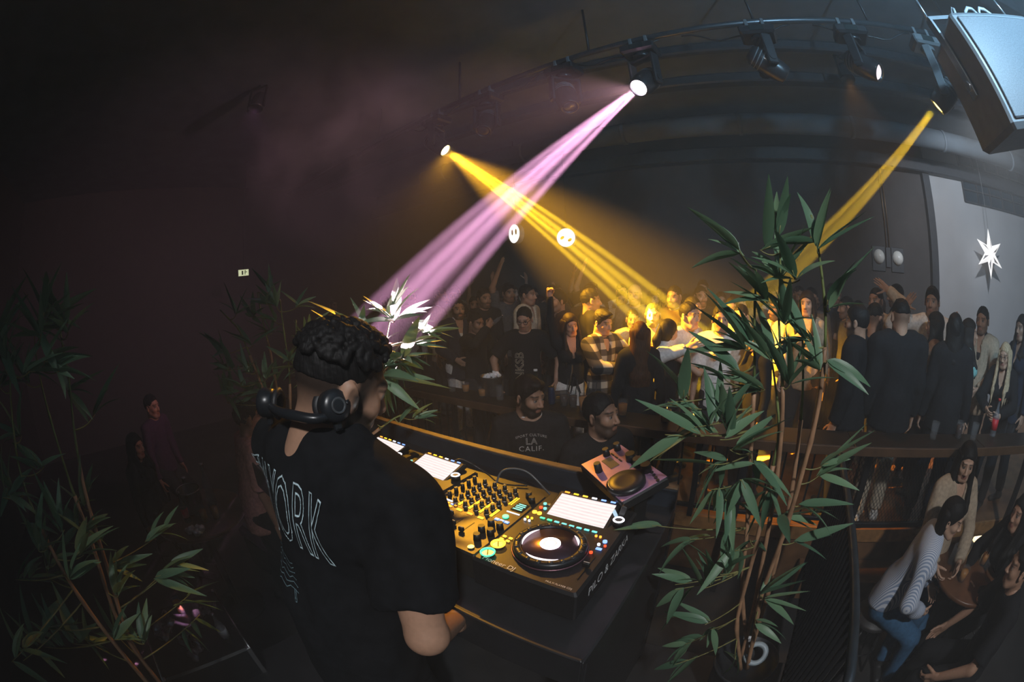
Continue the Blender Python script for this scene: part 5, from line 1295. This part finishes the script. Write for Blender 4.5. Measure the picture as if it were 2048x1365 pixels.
tumbler(on_counter(1168, 822), 'wide orange cocktail with black straws before the white trousers', DR_am, 4, .13, .044, .85)
tumbler(on_counter(1195, 812), 'clear tumbler behind the orange cocktail', None, 1)
tumbler(on_counter(1245, 832), 'amber drink on the counter above the second bearded man', DR_am)
tumbler(on_counter(1330, 845), 'amber drink near the candle on the counter', DR_am)
candle(on_counter(1408, 800), 'tall candle flame in a glass behind the bamboo leaves'); candle(on_counter(1342, 825), 'low candle flame in a glass before the bright crowd')
bottle(on_counter(1984, 872), 'bottle with red cap and red label at the right of the counter', GLc, mat('label_red', (.55, .02, .03), .5), mat('cap_red', (.5, .02, .02), .4), .27)
for k, (x, y, lb) in enumerate(((1865, 878, 'clear tumbler on the counter under the tan jacket'), (1945, 880, 'clear tumbler left of the red label bottle'), (1915, 876, 'short glass between the two clear tumblers'))): tumbler(on_counter(x, y), lb, None if k < 2 else DR_dk)
# the small bottle in the drinking man's hand
a_, e_, w_ = qd['J'][1]; hw_ = qd['M'] @ Vector(w_ + (w_ - e_) / np.linalg.norm(w_ - e_) * .085)
bb = bottle(hw_ + Vector((0, 0, -.03)), 'small bottle held up by the man in black sleeves', GLc, None, None, .17, .02); bb.rotation_euler = (1.0, .3, .6)
# shoulder bag of the woman in white trousers
fq = qw['f']; bgM = qw['M']
t = empty('shoulder_bag', bgM @ Matrix.Translation((.20 * fq, .17, .86 * fq))); tag(t, 'dark shoulder bag with gold clasp at the white trousers', 'bag')
MB().box((0, 0, 0), (.24, .07, .15), ch=.02).build('pouch', mat('bag_leather', (.05, .035, .02), .5, var=.2), t); MB().box((0, .038, .02), (.04, .012, .03), ch=.004).build('clasp', mat('gold', (.7, .45, .12), .3, metal=.9), t)
MB().tube([(-.11, 0, .07), (-.16, -.06, .25), (-.19, -.16, .46), (-.05, -.28, .50)], .008, 6).build('strap', mat('bag_leather', (.05, .035, .02), .5), t)
# phone light in the varsity man's hand
# ---------------------------------------------------------------- stools and tables
def stool(u, v, h, label):
    t = empty('bar_stool', roomM(u, v, 0)); tag(t, label, 'stool', 'bar stools')
    MB().lathe([(.001, h - .05), (.16, h - .05), (.18, h - .03), (.175, h), (.001, h + .004)], 22).build('seat', mat('stool_vinyl', (.03, .028, .028), .5), t)
    for k in range(4): a = math.pi / 4 + k * math.pi / 2; MB().cyl((.20 * math.cos(a), .20 * math.sin(a), 0), (.11 * math.cos(a), .11 * math.sin(a), h - .05), .013, n=8).build('leg', M_blk, t)
    MB().tube([(.165 * math.cos(a), .165 * math.sin(a), .22) for a in [2 * math.pi * i / 20 for i in range(21)]], .008, 6).build('foot_ring', M_blk, t)
stool(SEAT1[0], SEAT1[1], .50, 'stool under the woman in striped shirt'); stool(SEAT2[0], SEAT2[1], .67, 'stool under the woman in beige jacket'); stool(2.42, 1.86, .50, 'stool under the guest leaning in from the right edge'); stool(2.06, 1.30, .45, 'stool under the guest at the lower right corner')
stool(-4.05, -.25, .50, 'stool under the glowing lounge guest'); stool(-4.75, .10, .65, 'stool under the lounge guest in purple')
def round_table(u, v, h, r, label, m):
    t = empty('round_table', roomM(u, v, 0)); tag(t, label, 'table'); MB().lathe([(.001, h - .035), (r - .01, h - .035), (r, h - .025), (r, h - .006), (r - .008, h), (.001, h)], 36).build('table_top', m, t)
    MB().cyl((0, 0, .03), (0, 0, h - .03), .035).build('pedestal', M_blk, t); MB().lathe([(r * .6, 0), (r * .6, .015), (.06, .04), (.001, .045)], 24).build('base', M_blk, t); return t
M_tw = mat('table_wood', (.13, .055, .025), .35, var=.3, scale=6)
TBU, TBV, TBH = 2.02, 1.93, .86
round_table(TBU, TBV, TBH, .36, 'small round brown table between the seated women', M_tw)
tumbler(RM(TBU - .20, TBV + .12, TBH), 'clear wine tumbler on the small table by the beige jacket', None, 0, .14); tumbler(RM(TBU - .02, TBV + .2, TBH), 'large clear glass at the middle of the small table', None, 0, .13, .05); tumbler(RM(TBU - .16, TBV - .08, TBH), 'orange drink on the small table by the striped shirt', DR_am, 0, .10); tumbler(RM(TBU + .14, TBV + .05, TBH), 'ribbed glass with straws near the right edge', DR_am, 3, .11)
t = empty('table_lantern', RZ @ Matrix.Translation((TBU + .24, TBV + .34, TBH))); t.matrix_world = Matrix.Translation(RM(TBU + .10, TBV + .30, TBH)) @ Matrix.Rotation(PSI, 4, 'Z'); tag(t, 'low glowing lantern at the far rim of the small table', 'lamp')
t.location = at_z(1962, 1085, TBH)
MB().box((0, 0, .012), (.26, .05, .016), ch=.004).build('lantern_base', M_blk, t); MB().box((0, 0, .034), (.24, .035, .034), ch=.006).build('glow_tube', mat('lantern_glow', (1, .85, .6), .5, var=0, emit=(1, .72, .38), estr=3, sampled=True), t)
# lounge table with bottles
lp = at_z(395, 1020, 1.0); lu, lv, _ = to_uv(lp)
round_table(lu, lv, .98, .42, 'round brown lounge table crowded with bottles in the dark', M_tw)
LT = lambda a, b: RM(lu + a, lv + b, .98)
bottle(LT(-.05, .16), 'tall slim clear bottle standing in the middle of the lounge table', GLc, None, None, .34, .04); bottle(LT(.10, -.12), 'red labelled bottle leaning near the tissues', GLb, mat('label_red', (.55, .02, .03), .5), None, .24, .032); bottle(LT(-.20, -.02), 'dark round bottle at the rear of the lounge table', GLb, None, None, .22, .05)
for k in range(4): tumbler(LT(.12 + .08 * (k % 2), .02 + .10 * (k // 2)), ('tumbler nearest the tissues', 'tumbler at the rim of the lounge table', 'tumbler beside the slim clear bottle', 'tumbler furthest right on the lounge table')[k], DR_am if k % 2 else None, 0, .13)
s = SDF(); rr = random.Random(4)
for k in range(14): s.ell((rr.uniform(-.07, .07), rr.uniform(-.04, .04), .025 + rr.uniform(0, .03)), (.03, .024, .022), .004)
o = put('crumpled_tissue', make_mesh('crumpled_tissue', [s.mesh(.006, (.005, 90, 3))], mat('tissue', (.75, .70, .68), .9)), M=Matrix.Translation(LT(.30, -.10) - Vector((0, 0, .012)))); tag(o, 'crumpled white tissues on the lounge table', 'tissue')
t = empty('bottle_bucket', Matrix.Translation(LT(-.02, -.02))); tag(t, 'dark steel bucket with a shining rim on the lounge table', 'bucket'); MB().lathe([(.075, 0), (.085, .01), (.105, .19), (.11, .195), (.10, .19), (.08, .02), (.001, .02)], 22).build('bucket', mat('bucket_dark', (.08, .075, .08), .25, metal=.9), t); MB().tube([(.108 * math.cos(a), .108 * math.sin(a), .195) for a in [2 * math.pi * i / 24 for i in range(25)]], .005, 6).build('rim', M_silver, t)
# lounge bench lit violet
t = empty('lounge_bench', roomM(-3.05, .95, 0, .2)); tag(t, 'padded lounge bench in violet light left of the DJ', 'bench')
MV = mat('bench_velvet', (.09, .05, .10), .7, var=.2)
MB().box((0, 0, .40), (1.2, .50, .14), ch=.04).build('seat_cushion', MV, t); MB().box((0, .24, .68), (1.2, .12, .50), ch=.04).build('backrest', MV, t); MB().box((0, 0, .17), (1.16, .46, .32), ch=.01).build('base', M_blk, t)
# flight case with wrapped plastic and glasses that catch the pink beam, lower left
cc_ = at_z(370, 1255, .86); ku, kv, _ = to_uv(cc_)
KZ = .82
t = empty('flight_case', roomM(ku, kv, 0)); tag(t, 'black flight case catching pink light at the lower left', 'case')
MB().box((0, 0, KZ / 2), (.60, .62, KZ), ch=.012).build('shell', M_blk2, t)
for sx in (-1, 1):
    for sy in (-1, 1): MB().box((sx * .29, sy * .30, KZ / 2), (.03, .03, KZ + .004), ch=.004).build('edge_rail', M_silver, t)
for s_ in (-1, 1): MB().tube([(-.30, s_ * .31, KZ - .004), (.30, s_ * .31, KZ - .004)], .008, 6).build('top_rail', M_silver, t)
M_plas = mat('clear_wrap', (.16, .13, .15), .12, var=.3, scale=25, spec=.9, coat=.8)
def crumple(label, u, v, z, sx, sy, sz, seed, yaw):
    s = SDF(); r_ = random.Random(seed)
    for k in range(7): s.cap((r_.uniform(-sx, sx), r_.uniform(-sy, sy), sz * r_.uniform(.3, .6)), (r_.uniform(-sx, sx), r_.uniform(-sy, sy), sz * r_.uniform(.3, .6)), sz * .5, sz * .3, .01)
    o = put('plastic_wrap', make_mesh('plastic_wrap', [s.mesh(.007, (.010, 75, seed))], M_plas), M=roomM(u, v, z, yaw)); return tag(o, label, 'plastic wrap')
crumple('shiny crumpled plastic wrap on the right of the flight case', ku + .12, kv - .02, KZ - .008, .11, .06, .05, 1, .4); crumple('small shiny plastic wrap at the rear of the flight case', ku - .12, kv + .17, KZ - .008, .07, .05, .05, 2, 1.2); crumple('shiny wrap with gold edges on the left of the flight case', ku - .10, kv - .16, KZ - .008, .10, .06, .05, 5, -.6)
tumbler(RM(ku + .02, kv + .12, KZ), 'glass glinting on the flight case between the wraps', None); tumbler(RM(ku - .2, kv + .02, KZ), 'glass with amber rest on the flight case', DR_am, 0, .10); bottle(RM(ku + .18, kv + .22, KZ), 'small clear water bottle on the flight case', GLc, mat('label_white', (.7, .7, .75), .5), None, .2, .03)
# ================================================================== ARTIFICIAL BAMBOO
def leaf_mat(nm, c, c2):
    m = bpy.data.materials.new(nm); m.use_nodes = True; nt = m.node_tree; b = nt.nodes['Principled BSDF']; out = nt.nodes['Material Output']
    tc = nt.nodes.new('ShaderNodeTexCoord'); wv = nt.nodes.new('ShaderNodeTexWave'); wv.bands_direction = 'Y'; wv.inputs['Scale'].default_value = 90; wv.inputs['Distortion'].default_value = 1.5
    oi = nt.nodes.new('ShaderNodeObjectInfo'); ad = nt.nodes.new('ShaderNodeMath'); ad.operation = 'MULTIPLY_ADD'; ad.inputs[1].default_value = .25
    nt.links.new(tc.outputs['Object'], wv.inputs[0]); nt.links.new(wv.outputs[1], ad.inputs[0])
    ml = nt.nodes.new('ShaderNodeMath'); ml.operation = 'MULTIPLY'; ml.inputs[1].default_value = .75; nt.links.new(oi.outputs['Random'], ml.inputs[0]); nt.links.new(ml.outputs[0], ad.inputs[2])
    rp = nt.nodes.new('ShaderNodeValToRGB'); rp.color_ramp.elements[0].color = c + (1,); rp.color_ramp.elements[1].color = c2 + (1,); nt.links.new(ad.outputs[0], rp.inputs[0]); nt.links.new(rp.outputs[0], b.inputs['Base Color'])
    b.inputs['Roughness'].default_value = .42; tr = nt.nodes.new('ShaderNodeBsdfTranslucent'); nt.links.new(rp.outputs[0], tr.inputs[0]); mx = nt.nodes.new('ShaderNodeMixShader'); mx.inputs[0].default_value = .25
    nt.links.new(b.outputs[0], mx.inputs[1]); nt.links.new(tr.outputs[0], mx.inputs[2]); nt.links.new(mx.outputs[0], out.inputs['Surface']); return m
M_leaf = leaf_mat('bamboo_leaf', (.07, .17, .10), (.22, .36, .20)); M_cane = mat('bamboo_cane', (.36, .20, .11), .5, var=.35, scale=14); M_gcane = mat('bamboo_green_cane', (.16, .20, .06), .5, var=.3, scale=14); M_twig = mat('bamboo_twig', (.22, .21, .07), .55, var=.3, scale=20)
def leaf_mesh(L, wd, curve, fold):
    mb = MB(); n = 8; vs = []; fs = []
    for i in range(n + 1):
        s = i / n; w_ = wd * (math.sin(math.pi * min(1, s ** .75)) ** .8) * (1 - .35 * s) + .0006; x = L * s * (1 - .1 * curve * s); z = -curve * L * .35 * s * s
        vs += [(x, -w_, z + fold * w_), (x, 0, z), (x, w_, z + fold * w_)]
    for i in range(n):
        a = i * 3; fs += [(a, a + 3, a + 4, a + 1), (a + 1, a + 4, a + 5, a + 2)]
    mb.add(vs, fs, True); me = mb.mesh('leaf'); me.materials.append(M_leaf); return me
LEAVES = [leaf_mesh(.165, .0165, .35, .3), leaf_mesh(.140, .015, .8, .3), leaf_mesh(.180, .016, .1, .35), leaf_mesh(.12, .0135, .5, .4)]
def bez(a, b, c, n=8): return [a * (1 - t) ** 2 + b * (2 * t * (1 - t)) + c * t * t for t in [i / n for i in range(n + 1)]]
def bamboo(name, label, base, canes, clusters, pot, seed, scale=1.0, maxl=295, green_top=.62, cr=.0095):
    """canes: lists of world points; clusters: (world point, leaves, spread, heading or None)"""
    r = random.Random(seed); t = empty(name, Matrix.Translation(base)); tag(t, label, 'plant', 'artificial bamboo plants')
    allp = []
    for c in canes:
        pts = []
        for i in range(len(c) - 1):
            for k in range(6): pts.append(c[i].lerp(c[i + 1], k / 6))
        pts.append(c[-1])
        for _ in range(2): pts = [pts[0]] + [(pts[i - 1] + pts[i] * 2 + pts[i + 1]) / 4 for i in range(1, len(pts) - 1)] + [pts[-1]]
        n = len(pts); sp = max(2, int(n * green_top)); rad = [cr * (1 - .5 * i / n) * (1.28 if i % 5 == 0 else 1) for i in range(n)]
        loc = [p - base for p in pts]
        MB().tube(loc[:sp + 1], rad[:sp + 1], 8).build('cane', M_cane, t)
        if sp < n - 1: MB().tube(loc[sp:], [x * .7 for x in rad[sp:]], 7).build('green_cane', M_gcane, t)
        allp += [(p, i / n) for i, p in enumerate(pts)]
    cnt = 0
    for cl_ in clusters:
        P, nl, spread, head = cl_[:4]; ls = cl_[4] if len(cl_) > 4 else 1.0
        near = sorted(allp, key=lambda q: (q[0] - P).length + (.3 if q[0].z > P.z + .02 else 0) * 1.0)[0][0]
        if (near - P).length > .03:
            mid = near.lerp(P, .5) + Vector((0, 0, -.02)); tw = bez(near - base, mid - base, P - base, 8)
            MB().tube(tw, [.0032 - .0018 * i / 8 for i in range(9)], 5).build('twig', M_twig, t)
        out = (P - near); out = out.normalized() if out.length > .02 else Vector((r.uniform(-1, 1), r.uniform(-1, 1), .6)).normalized()
        if head is not None: out = Vector(head).normalized()
        for k in range(nl):
            if cnt >= maxl: break
            d = (out + Vector((r.gauss(0, 1), r.gauss(0, 1), r.gauss(0, .9))) * spread).normalized()
            q = d.to_track_quat('X', 'Z').to_matrix().to_4x4() @ Matrix.Rotation(r.uniform(-.9, .9), 4, 'X')
            s = ls * scale * r.uniform(.75, 1.15); back = (near - P) * (r.random() * .35)
            put('leaf', LEAVES[r.randrange(4)], t, M=Matrix.Translation(P + back - base) @ q @ Matrix.Scale(s, 4)); cnt += 1
            if r.random() < .25: MB().tube([P + back - base, P + back - base + d * (.03 * s)], .0014, 4).build('leaf_stalk', M_twig, t)
    if pot:
        pz, pr, ph, pm_ = pot
        MB().lathe([(pr * .75, pz), (pr * .8, pz + .01), (pr, pz + ph), (pr * 1.05, pz + ph), (pr * 1.05, pz + ph - .02), (pr * .92, pz + ph - .015), (pr * .9, pz + ph - .05), (.001, pz + ph - .05)], 28).build('pot', pm_, t)
    return t
def px(x, y, d): return at_d(x, y, d)
# --- big plant at the right of the booth
pb = RM(.30, 1.22, .6)
R_canes = [[pb + Vector((.02, .0, .30)), px(1480, 1180, 1.22), px(1500, 900, 1.22), px(1508, 640, 1.24), px(1512, 540, 1.25)],
           [pb + Vector((-.02, .02, .30)), px(1530, 1090, 1.24), px(1560, 900, 1.22), px(1566, 800, 1.2), px(1556, 640, 1.2), px(1560, 480, 1.2)],
           [pb + Vector((.03, .03, .30)), px(1545, 1150, 1.26), px(1595, 900, 1.26), px(1606, 780, 1.28), px(1600, 600, 1.3)],
           [pb + Vector((.0, -.03, .30)), px(1520, 1190, 1.2), px(1600, 960, 1.18), px(1640, 800, 1.18), px(1652, 640, 1.18), px(1632, 470, 1.18), px(1622, 430, 1.18)],
           [pb + Vector((-.03, -.02, .30)), px(1470, 1240, 1.18), px(1530, 1000, 1.20), px(1560, 860, 1.24), px(1540, 700, 1.28)]]
R_clu = []
rr = random.Random(21)
def C(x, y, d, n, sp, hx=None, hy=None):
    P = px(x, y, d); h = None
    if hx is not None: h = (px(x + hx * 10, y + hy * 10, d) - P)
    R_clu.append((P, n, sp, h))
for a in ((1478, 500, 1.15, 4, .25, -.6, -.6), (1478, 505, 1.16, 2, .2, -1, .0), (1520, 500, 1.2, 4, .5, .2, -.8), (1556, 470, 1.2, 3, .25, 0, -1), (1630, 490, 1.16, 3, .2, -.05, -1), (1630, 485, 1.16, 2, .2, -1, -.1), (1634, 500, 1.15, 3, .3, .5, -1), (1600, 560, 1.18, 5, .5, -.5, -.6), (1655, 600, 1.14, 5, .3, .6, -1), (1660, 620, 1.14, 3, .3, .3, -.8), (1560, 560, 1.2, 7, .6, -.2, -.6), (1530, 600, 1.2, 7, .6, -.4, -.6), (1570, 650, 1.18, 8, .6, .1, -.6), (1610, 680, 1.18, 7, .6, -.2, -.3), (1500, 690, 1.2, 4, .5, -.3, -.9), (1640, 740, 1.16, 6, .5, -.2, -.7), (1540, 720, 1.2, 7, .6, -.2, -.5), (1580, 770, 1.18, 7, .6, .1, -.4), (1655, 720, 1.15, 2, .2, .8, .3), (1530, 780, 1.2, 7, .6, -.3, -.2), (1490, 700, 1.15, 3, .15, -.75, -.75), (1490, 700, 1.16, 2, .2, -1, .15), (1470, 745, 1.15, 2, .15, -.8, -.5), (1450, 760, 1.16, 2, .2, -.8, -.3),
          (1340, 810, 1.08, 2, .08, -1, -.05), (1335, 805, 1.08, 3, .2, -.2, -1), (1400, 870, 1.06, 6, .35, -.7, -.5), (1420, 850, 1.08, 6, .4, .1, -1), (1440, 880, 1.08, 6, .45, .3, -.9), (1390, 855, 1.06, 3, .25, -1, .3), (1460, 900, 1.10, 6, .5, .6, -.6), (1430, 930, 1.10, 6, .5, -.5, .1), (1330, 870, 1.05, 3, .15, -.9, .5), (1480, 960, 1.12, 7, .6, .1, .2), (1450, 1000, 1.14, 6, .6, -.2, .8), (1510, 930, 1.14, 6, .6, .3, .2), (1540, 980, 1.2, 6, .6, 0, .4), (1420, 980, 1.12, 5, .4, -.1, 1), (1560, 1030, 1.2, 5, .6, .3, .1), (1600, 1010, 1.2, 4, .4, .9, .1), (1600, 1080, 1.2, 3, .3, 1, .15), (1640, 950, 1.2, 4, .3, .8, -.2), (1650, 930, 1.2, 3, .3, .8, -.4), (1450, 1060, 1.1, 4, .4, -.1, .9), (1380, 1080, 1.1, 4, .35, -1, .3), (1350, 1170, 1.05, 3, .15, -.9, -.45), (1350, 1180, 1.05, 3, .2, -.8, .6), (1410, 1250, 1.02, 3, .2, -1, -.25), (1400, 1180, 1.08, 4, .4, -.4, -.5), (1440, 1150, 1.1, 5, .4, .1, -1), (1370, 1290, 1.0, 3, .15, -1, .1), (1370, 1290, 1.0, 3, .3, -.6, .6), (1420, 1260, 1.04, 4, .3, -.2, 1), (1520, 1190, 1.15, 4, .3, .8, -.5), (1530, 1200, 1.15, 3, .3, .8, .5), (1510, 1250, 1.12, 3, .3, 1, .1), (1470, 1320, 1.08, 4, .5, -.2, .7), (1350, 1330, .98, 3, .3, -.7, .3), (1460, 1100, 1.12, 5, .6, -.2, .3), (1500, 1080, 1.16, 4, .5, -.3, .5), (1300, 1050, 1.1, 2, .2, -1, -.2)): C(*a)
bamboo('bamboo_plant', 'tall artificial bamboo with long green leaves right of the booth', pb, R_canes, R_clu, (0, .15, .34, mat('pot_black', (.02, .022, .025), .35, var=.2)), 5, 1.12, 299)
# pale plastic ring lying on the pot rim
rg = at_z(1512, 1308, .97); o = MB().lathe([(.036, -.009), (.056, -.009), (.062, 0), (.056, .010), (.038, .010), (.033, 0)], 26, ring=True).build('plastic_ring', mat('ring_pale', (.32, .38, .41), .4, var=.08)); o.matrix_world = Matrix.Translation(rg) @ Euler((.5, -.3, 0)).to_matrix().to_4x4(); tag(o, 'pale blue grey ring leaning on the black bamboo pot', 'ring')
# --- plant behind the DJ, reaching into the pink beam
pb2 = Vector((px(600, 830, 2.25).x, px(600, 830, 2.25).y, .0)); 
D2 = 2.25
L_canes = [[pb2 + Vector((0, 0, .35)), px(598, 900, D2), px(598, 760, D2), px(592, 640, D2)], [pb2 + Vector((.03, 0, .35)), px(585, 900, D2), px(580, 740, D2), px(560, 600, D2 - .05)], [pb2 + Vector((-.03, 0, .35)), px(570, 900, D2), px(520, 760, D2), px(480, 660, D2), px(440, 620, D2)], [pb2 + Vector((0, .03, .35)), px(575, 900, D2), px(545, 720, D2 + .1), px(525, 640, D2 + .1), px(515, 585, D2 + .1)],
           [pb2 + Vector((.05, 0, .35)), px(640, 940, 2.15), px(720, 860, 2.0), px(760, 760, 1.95), px(772, 680, 1.95), px(780, 640, 1.95)], [pb2 + Vector((.05, -.03, .35)), px(650, 960, 2.1), px(730, 880, 1.95), px(790, 835, 1.9), px(840, 820, 1.9)]]
R_clu = []
for _ in range(28):
    q = rr.random(); x = 590 - 150 * q ** 1.3 + rr.uniform(-45, 45); y = rr.uniform(575, 830) - 20 * q
    if abs(x - 487) < 40 and y < 640: y += 60
    C(x, y, D2 + rr.uniform(-.12, .12), 6, .65, rr.uniform(-.8, .6), -.6)
for a in ((788, 612, 1.93, 5, .30, .2, -1), (775, 632, 1.94, 4, .3, -.8, -.7), (805, 630, 1.93, 4, .35, 1, -.5), (825, 645, 1.92, 4, .3, 1, .1), (845, 668, 1.9, 5, .35, 1, -.25), (825, 690, 1.91, 5, .3, .9, -.3), (805, 715, 1.92, 7, .4, .9, .1), (795, 722, 1.92, 8, .35, .7, .7), (786, 722, 1.93, 3, .2, .05, 1), (835, 838, 1.88, 6, .25, .9, -.5), (800, 845, 1.88, 4, .3, .6, -.8), (855, 818, 1.9, 4, .25, 1, -.2), (755, 850, 1.88, 3, .2, -.2, -1)): C(*a)
# unseen leaves added behind the DJ's head to block the pink beam
for _ in range(13):
    k_ = rr.uniform(1.06, 1.30); P = PINK_L + (PINK_T - PINK_L) * k_ + Vector((rr.uniform(-.13, .13), rr.uniform(-.13, .13), rr.uniform(-.13, .13))); R_clu.insert(0, (P, 6, 1.2, None, 1.75))
L_canes.append([px(772, 690, 1.95), px(800, 690, 1.93), px(850, 655, 1.9)]); L_canes.append([px(760, 760, 1.95), px(785, 722, 1.93), px(815, 722, 1.92)])
bamboo('bamboo_plant', 'artificial bamboo behind the DJ with one branch blazing in the pink beam', pb2, L_canes, R_clu, (0, .16, .40, mat('pot_black', (.02, .022, .025), .35)), 8, 1.0, 299)
# --- dark plant at the far left
pb3 = Vector((px(290, 1360, 1.15).x, px(290, 1360, 1.15).y, .0))
D3 = 1.25
K_canes = [[pb3 + Vector((0, 0, .4)), px(265, 1300, 1.2), px(215, 1130, 1.25), px(165, 960, 1.3), px(140, 760, 1.35), px(120, 660, 1.35)], [pb3 + Vector((.02, .02, .4)), px(250, 1280, 1.2), px(185, 1080, 1.25), px(120, 900, 1.3), px(70, 700, 1.3)], [pb3 + Vector((-.02, .0, .4)), px(240, 1300, 1.15), px(130, 1150, 1.2), px(40, 950, 1.25), px(20, 750, 1.25)]]
R_clu = []
for _ in range(40):
    y = rr.uniform(620, 1330); x = rr.uniform(-10, 170) + max(0, (y - 900) * .35) * rr.random() * 1.2
    C(x, y, rr.uniform(1.1, 1.4), 6, .6, rr.uniform(-.6, .8), -.4)
for a in ((330, 1060, 1.35, 6, .4, .5, -.7), (360, 1120, 1.3, 5, .3, 1, .1), (390, 1180, 1.3, 4, .3, 1, 0), (340, 1130, 1.3, 5, .5, .8, -.4), (400, 1230, 1.25, 4, .4, .6, .5), (190, 830, 1.35, 3, .3, .7, -.8)): C(*a)
bamboo('bamboo_plant', 'artificial bamboo standing almost black at the far left', pb3, K_canes, R_clu, (0, .16, .42, mat('pot_black', (.02, .022, .025), .35)), 13, 1.0, 290)
# ================================================================== SMOKE drifting under the ceiling
def smoke(name, label, c, r, dens, sc, seed, yaw=0):
    m = bpy.data.materials.new('smoke_' + name); m.use_nodes = True; nt = m.node_tree; nt.nodes.clear()
    out = nt.nodes.new('ShaderNodeOutputMaterial'); vs = nt.nodes.new('ShaderNodeVolumeScatter'); tc = nt.nodes.new('ShaderNodeTexCoord')
    nz = nt.nodes.new('ShaderNodeTexNoise'); nz.inputs['Scale'].default_value = sc; nz.inputs['Detail'].default_value = 3; nz.inputs['Distortion'].default_value = .6
    mp = nt.nodes.new('ShaderNodeMapping'); mp.inputs['Location'].default_value = (seed, seed * 2, 0); nt.links.new(tc.outputs['Object'], mp.inputs[0]); nt.links.new(mp.outputs[0], nz.inputs[0])
    rp = nt.nodes.new('ShaderNodeValToRGB'); rp.color_ramp.elements[0].position = .40; rp.color_ramp.elements[1].position = .72; nt.links.new(nz.outputs[0], rp.inputs[0])
    ln = nt.nodes.new('ShaderNodeVectorMath'); ln.operation = 'LENGTH'; nt.links.new(tc.outputs['Object'], ln.inputs[0])
    fa = nt.nodes.new('ShaderNodeMapRange'); fa.inputs['From Min'].default_value = 1.0; fa.inputs['From Max'].default_value = .35; fa.inputs['To Min'].default_value = 0; fa.inputs['To Max'].default_value = dens; nt.links.new(ln.outputs['Value'], fa.inputs[0])
    mu = nt.nodes.new('ShaderNodeMath'); mu.operation = 'MULTIPLY'; nt.links.new(rp.outputs[0], mu.inputs[0]); nt.links.new(fa.outputs[0], mu.inputs[1]); nt.links.new(mu.outputs[0], vs.inputs['Density'])
    nt.links.new(vs.outputs[0], out.inputs['Volume'])
    o = MB().sphere((0, 0, 0), 1.0, 24, 14).build(name, m); o.matrix_world = Matrix.Translation(c) @ Matrix.Rotation(PSI + yaw, 4, 'Z') @ Matrix.Diagonal((r[0], r[1], r[2], 1))
    o['label'] = label; o['category'] = 'smoke'; o['kind'] = 'stuff'
sc_ = at_d(690, 270, 4.6)
smoke('smoke', 'thin drifting smoke in pink light left of the beams', sc_, (1.6, 1.3, 1.5), .75, 1.6, 3.1)
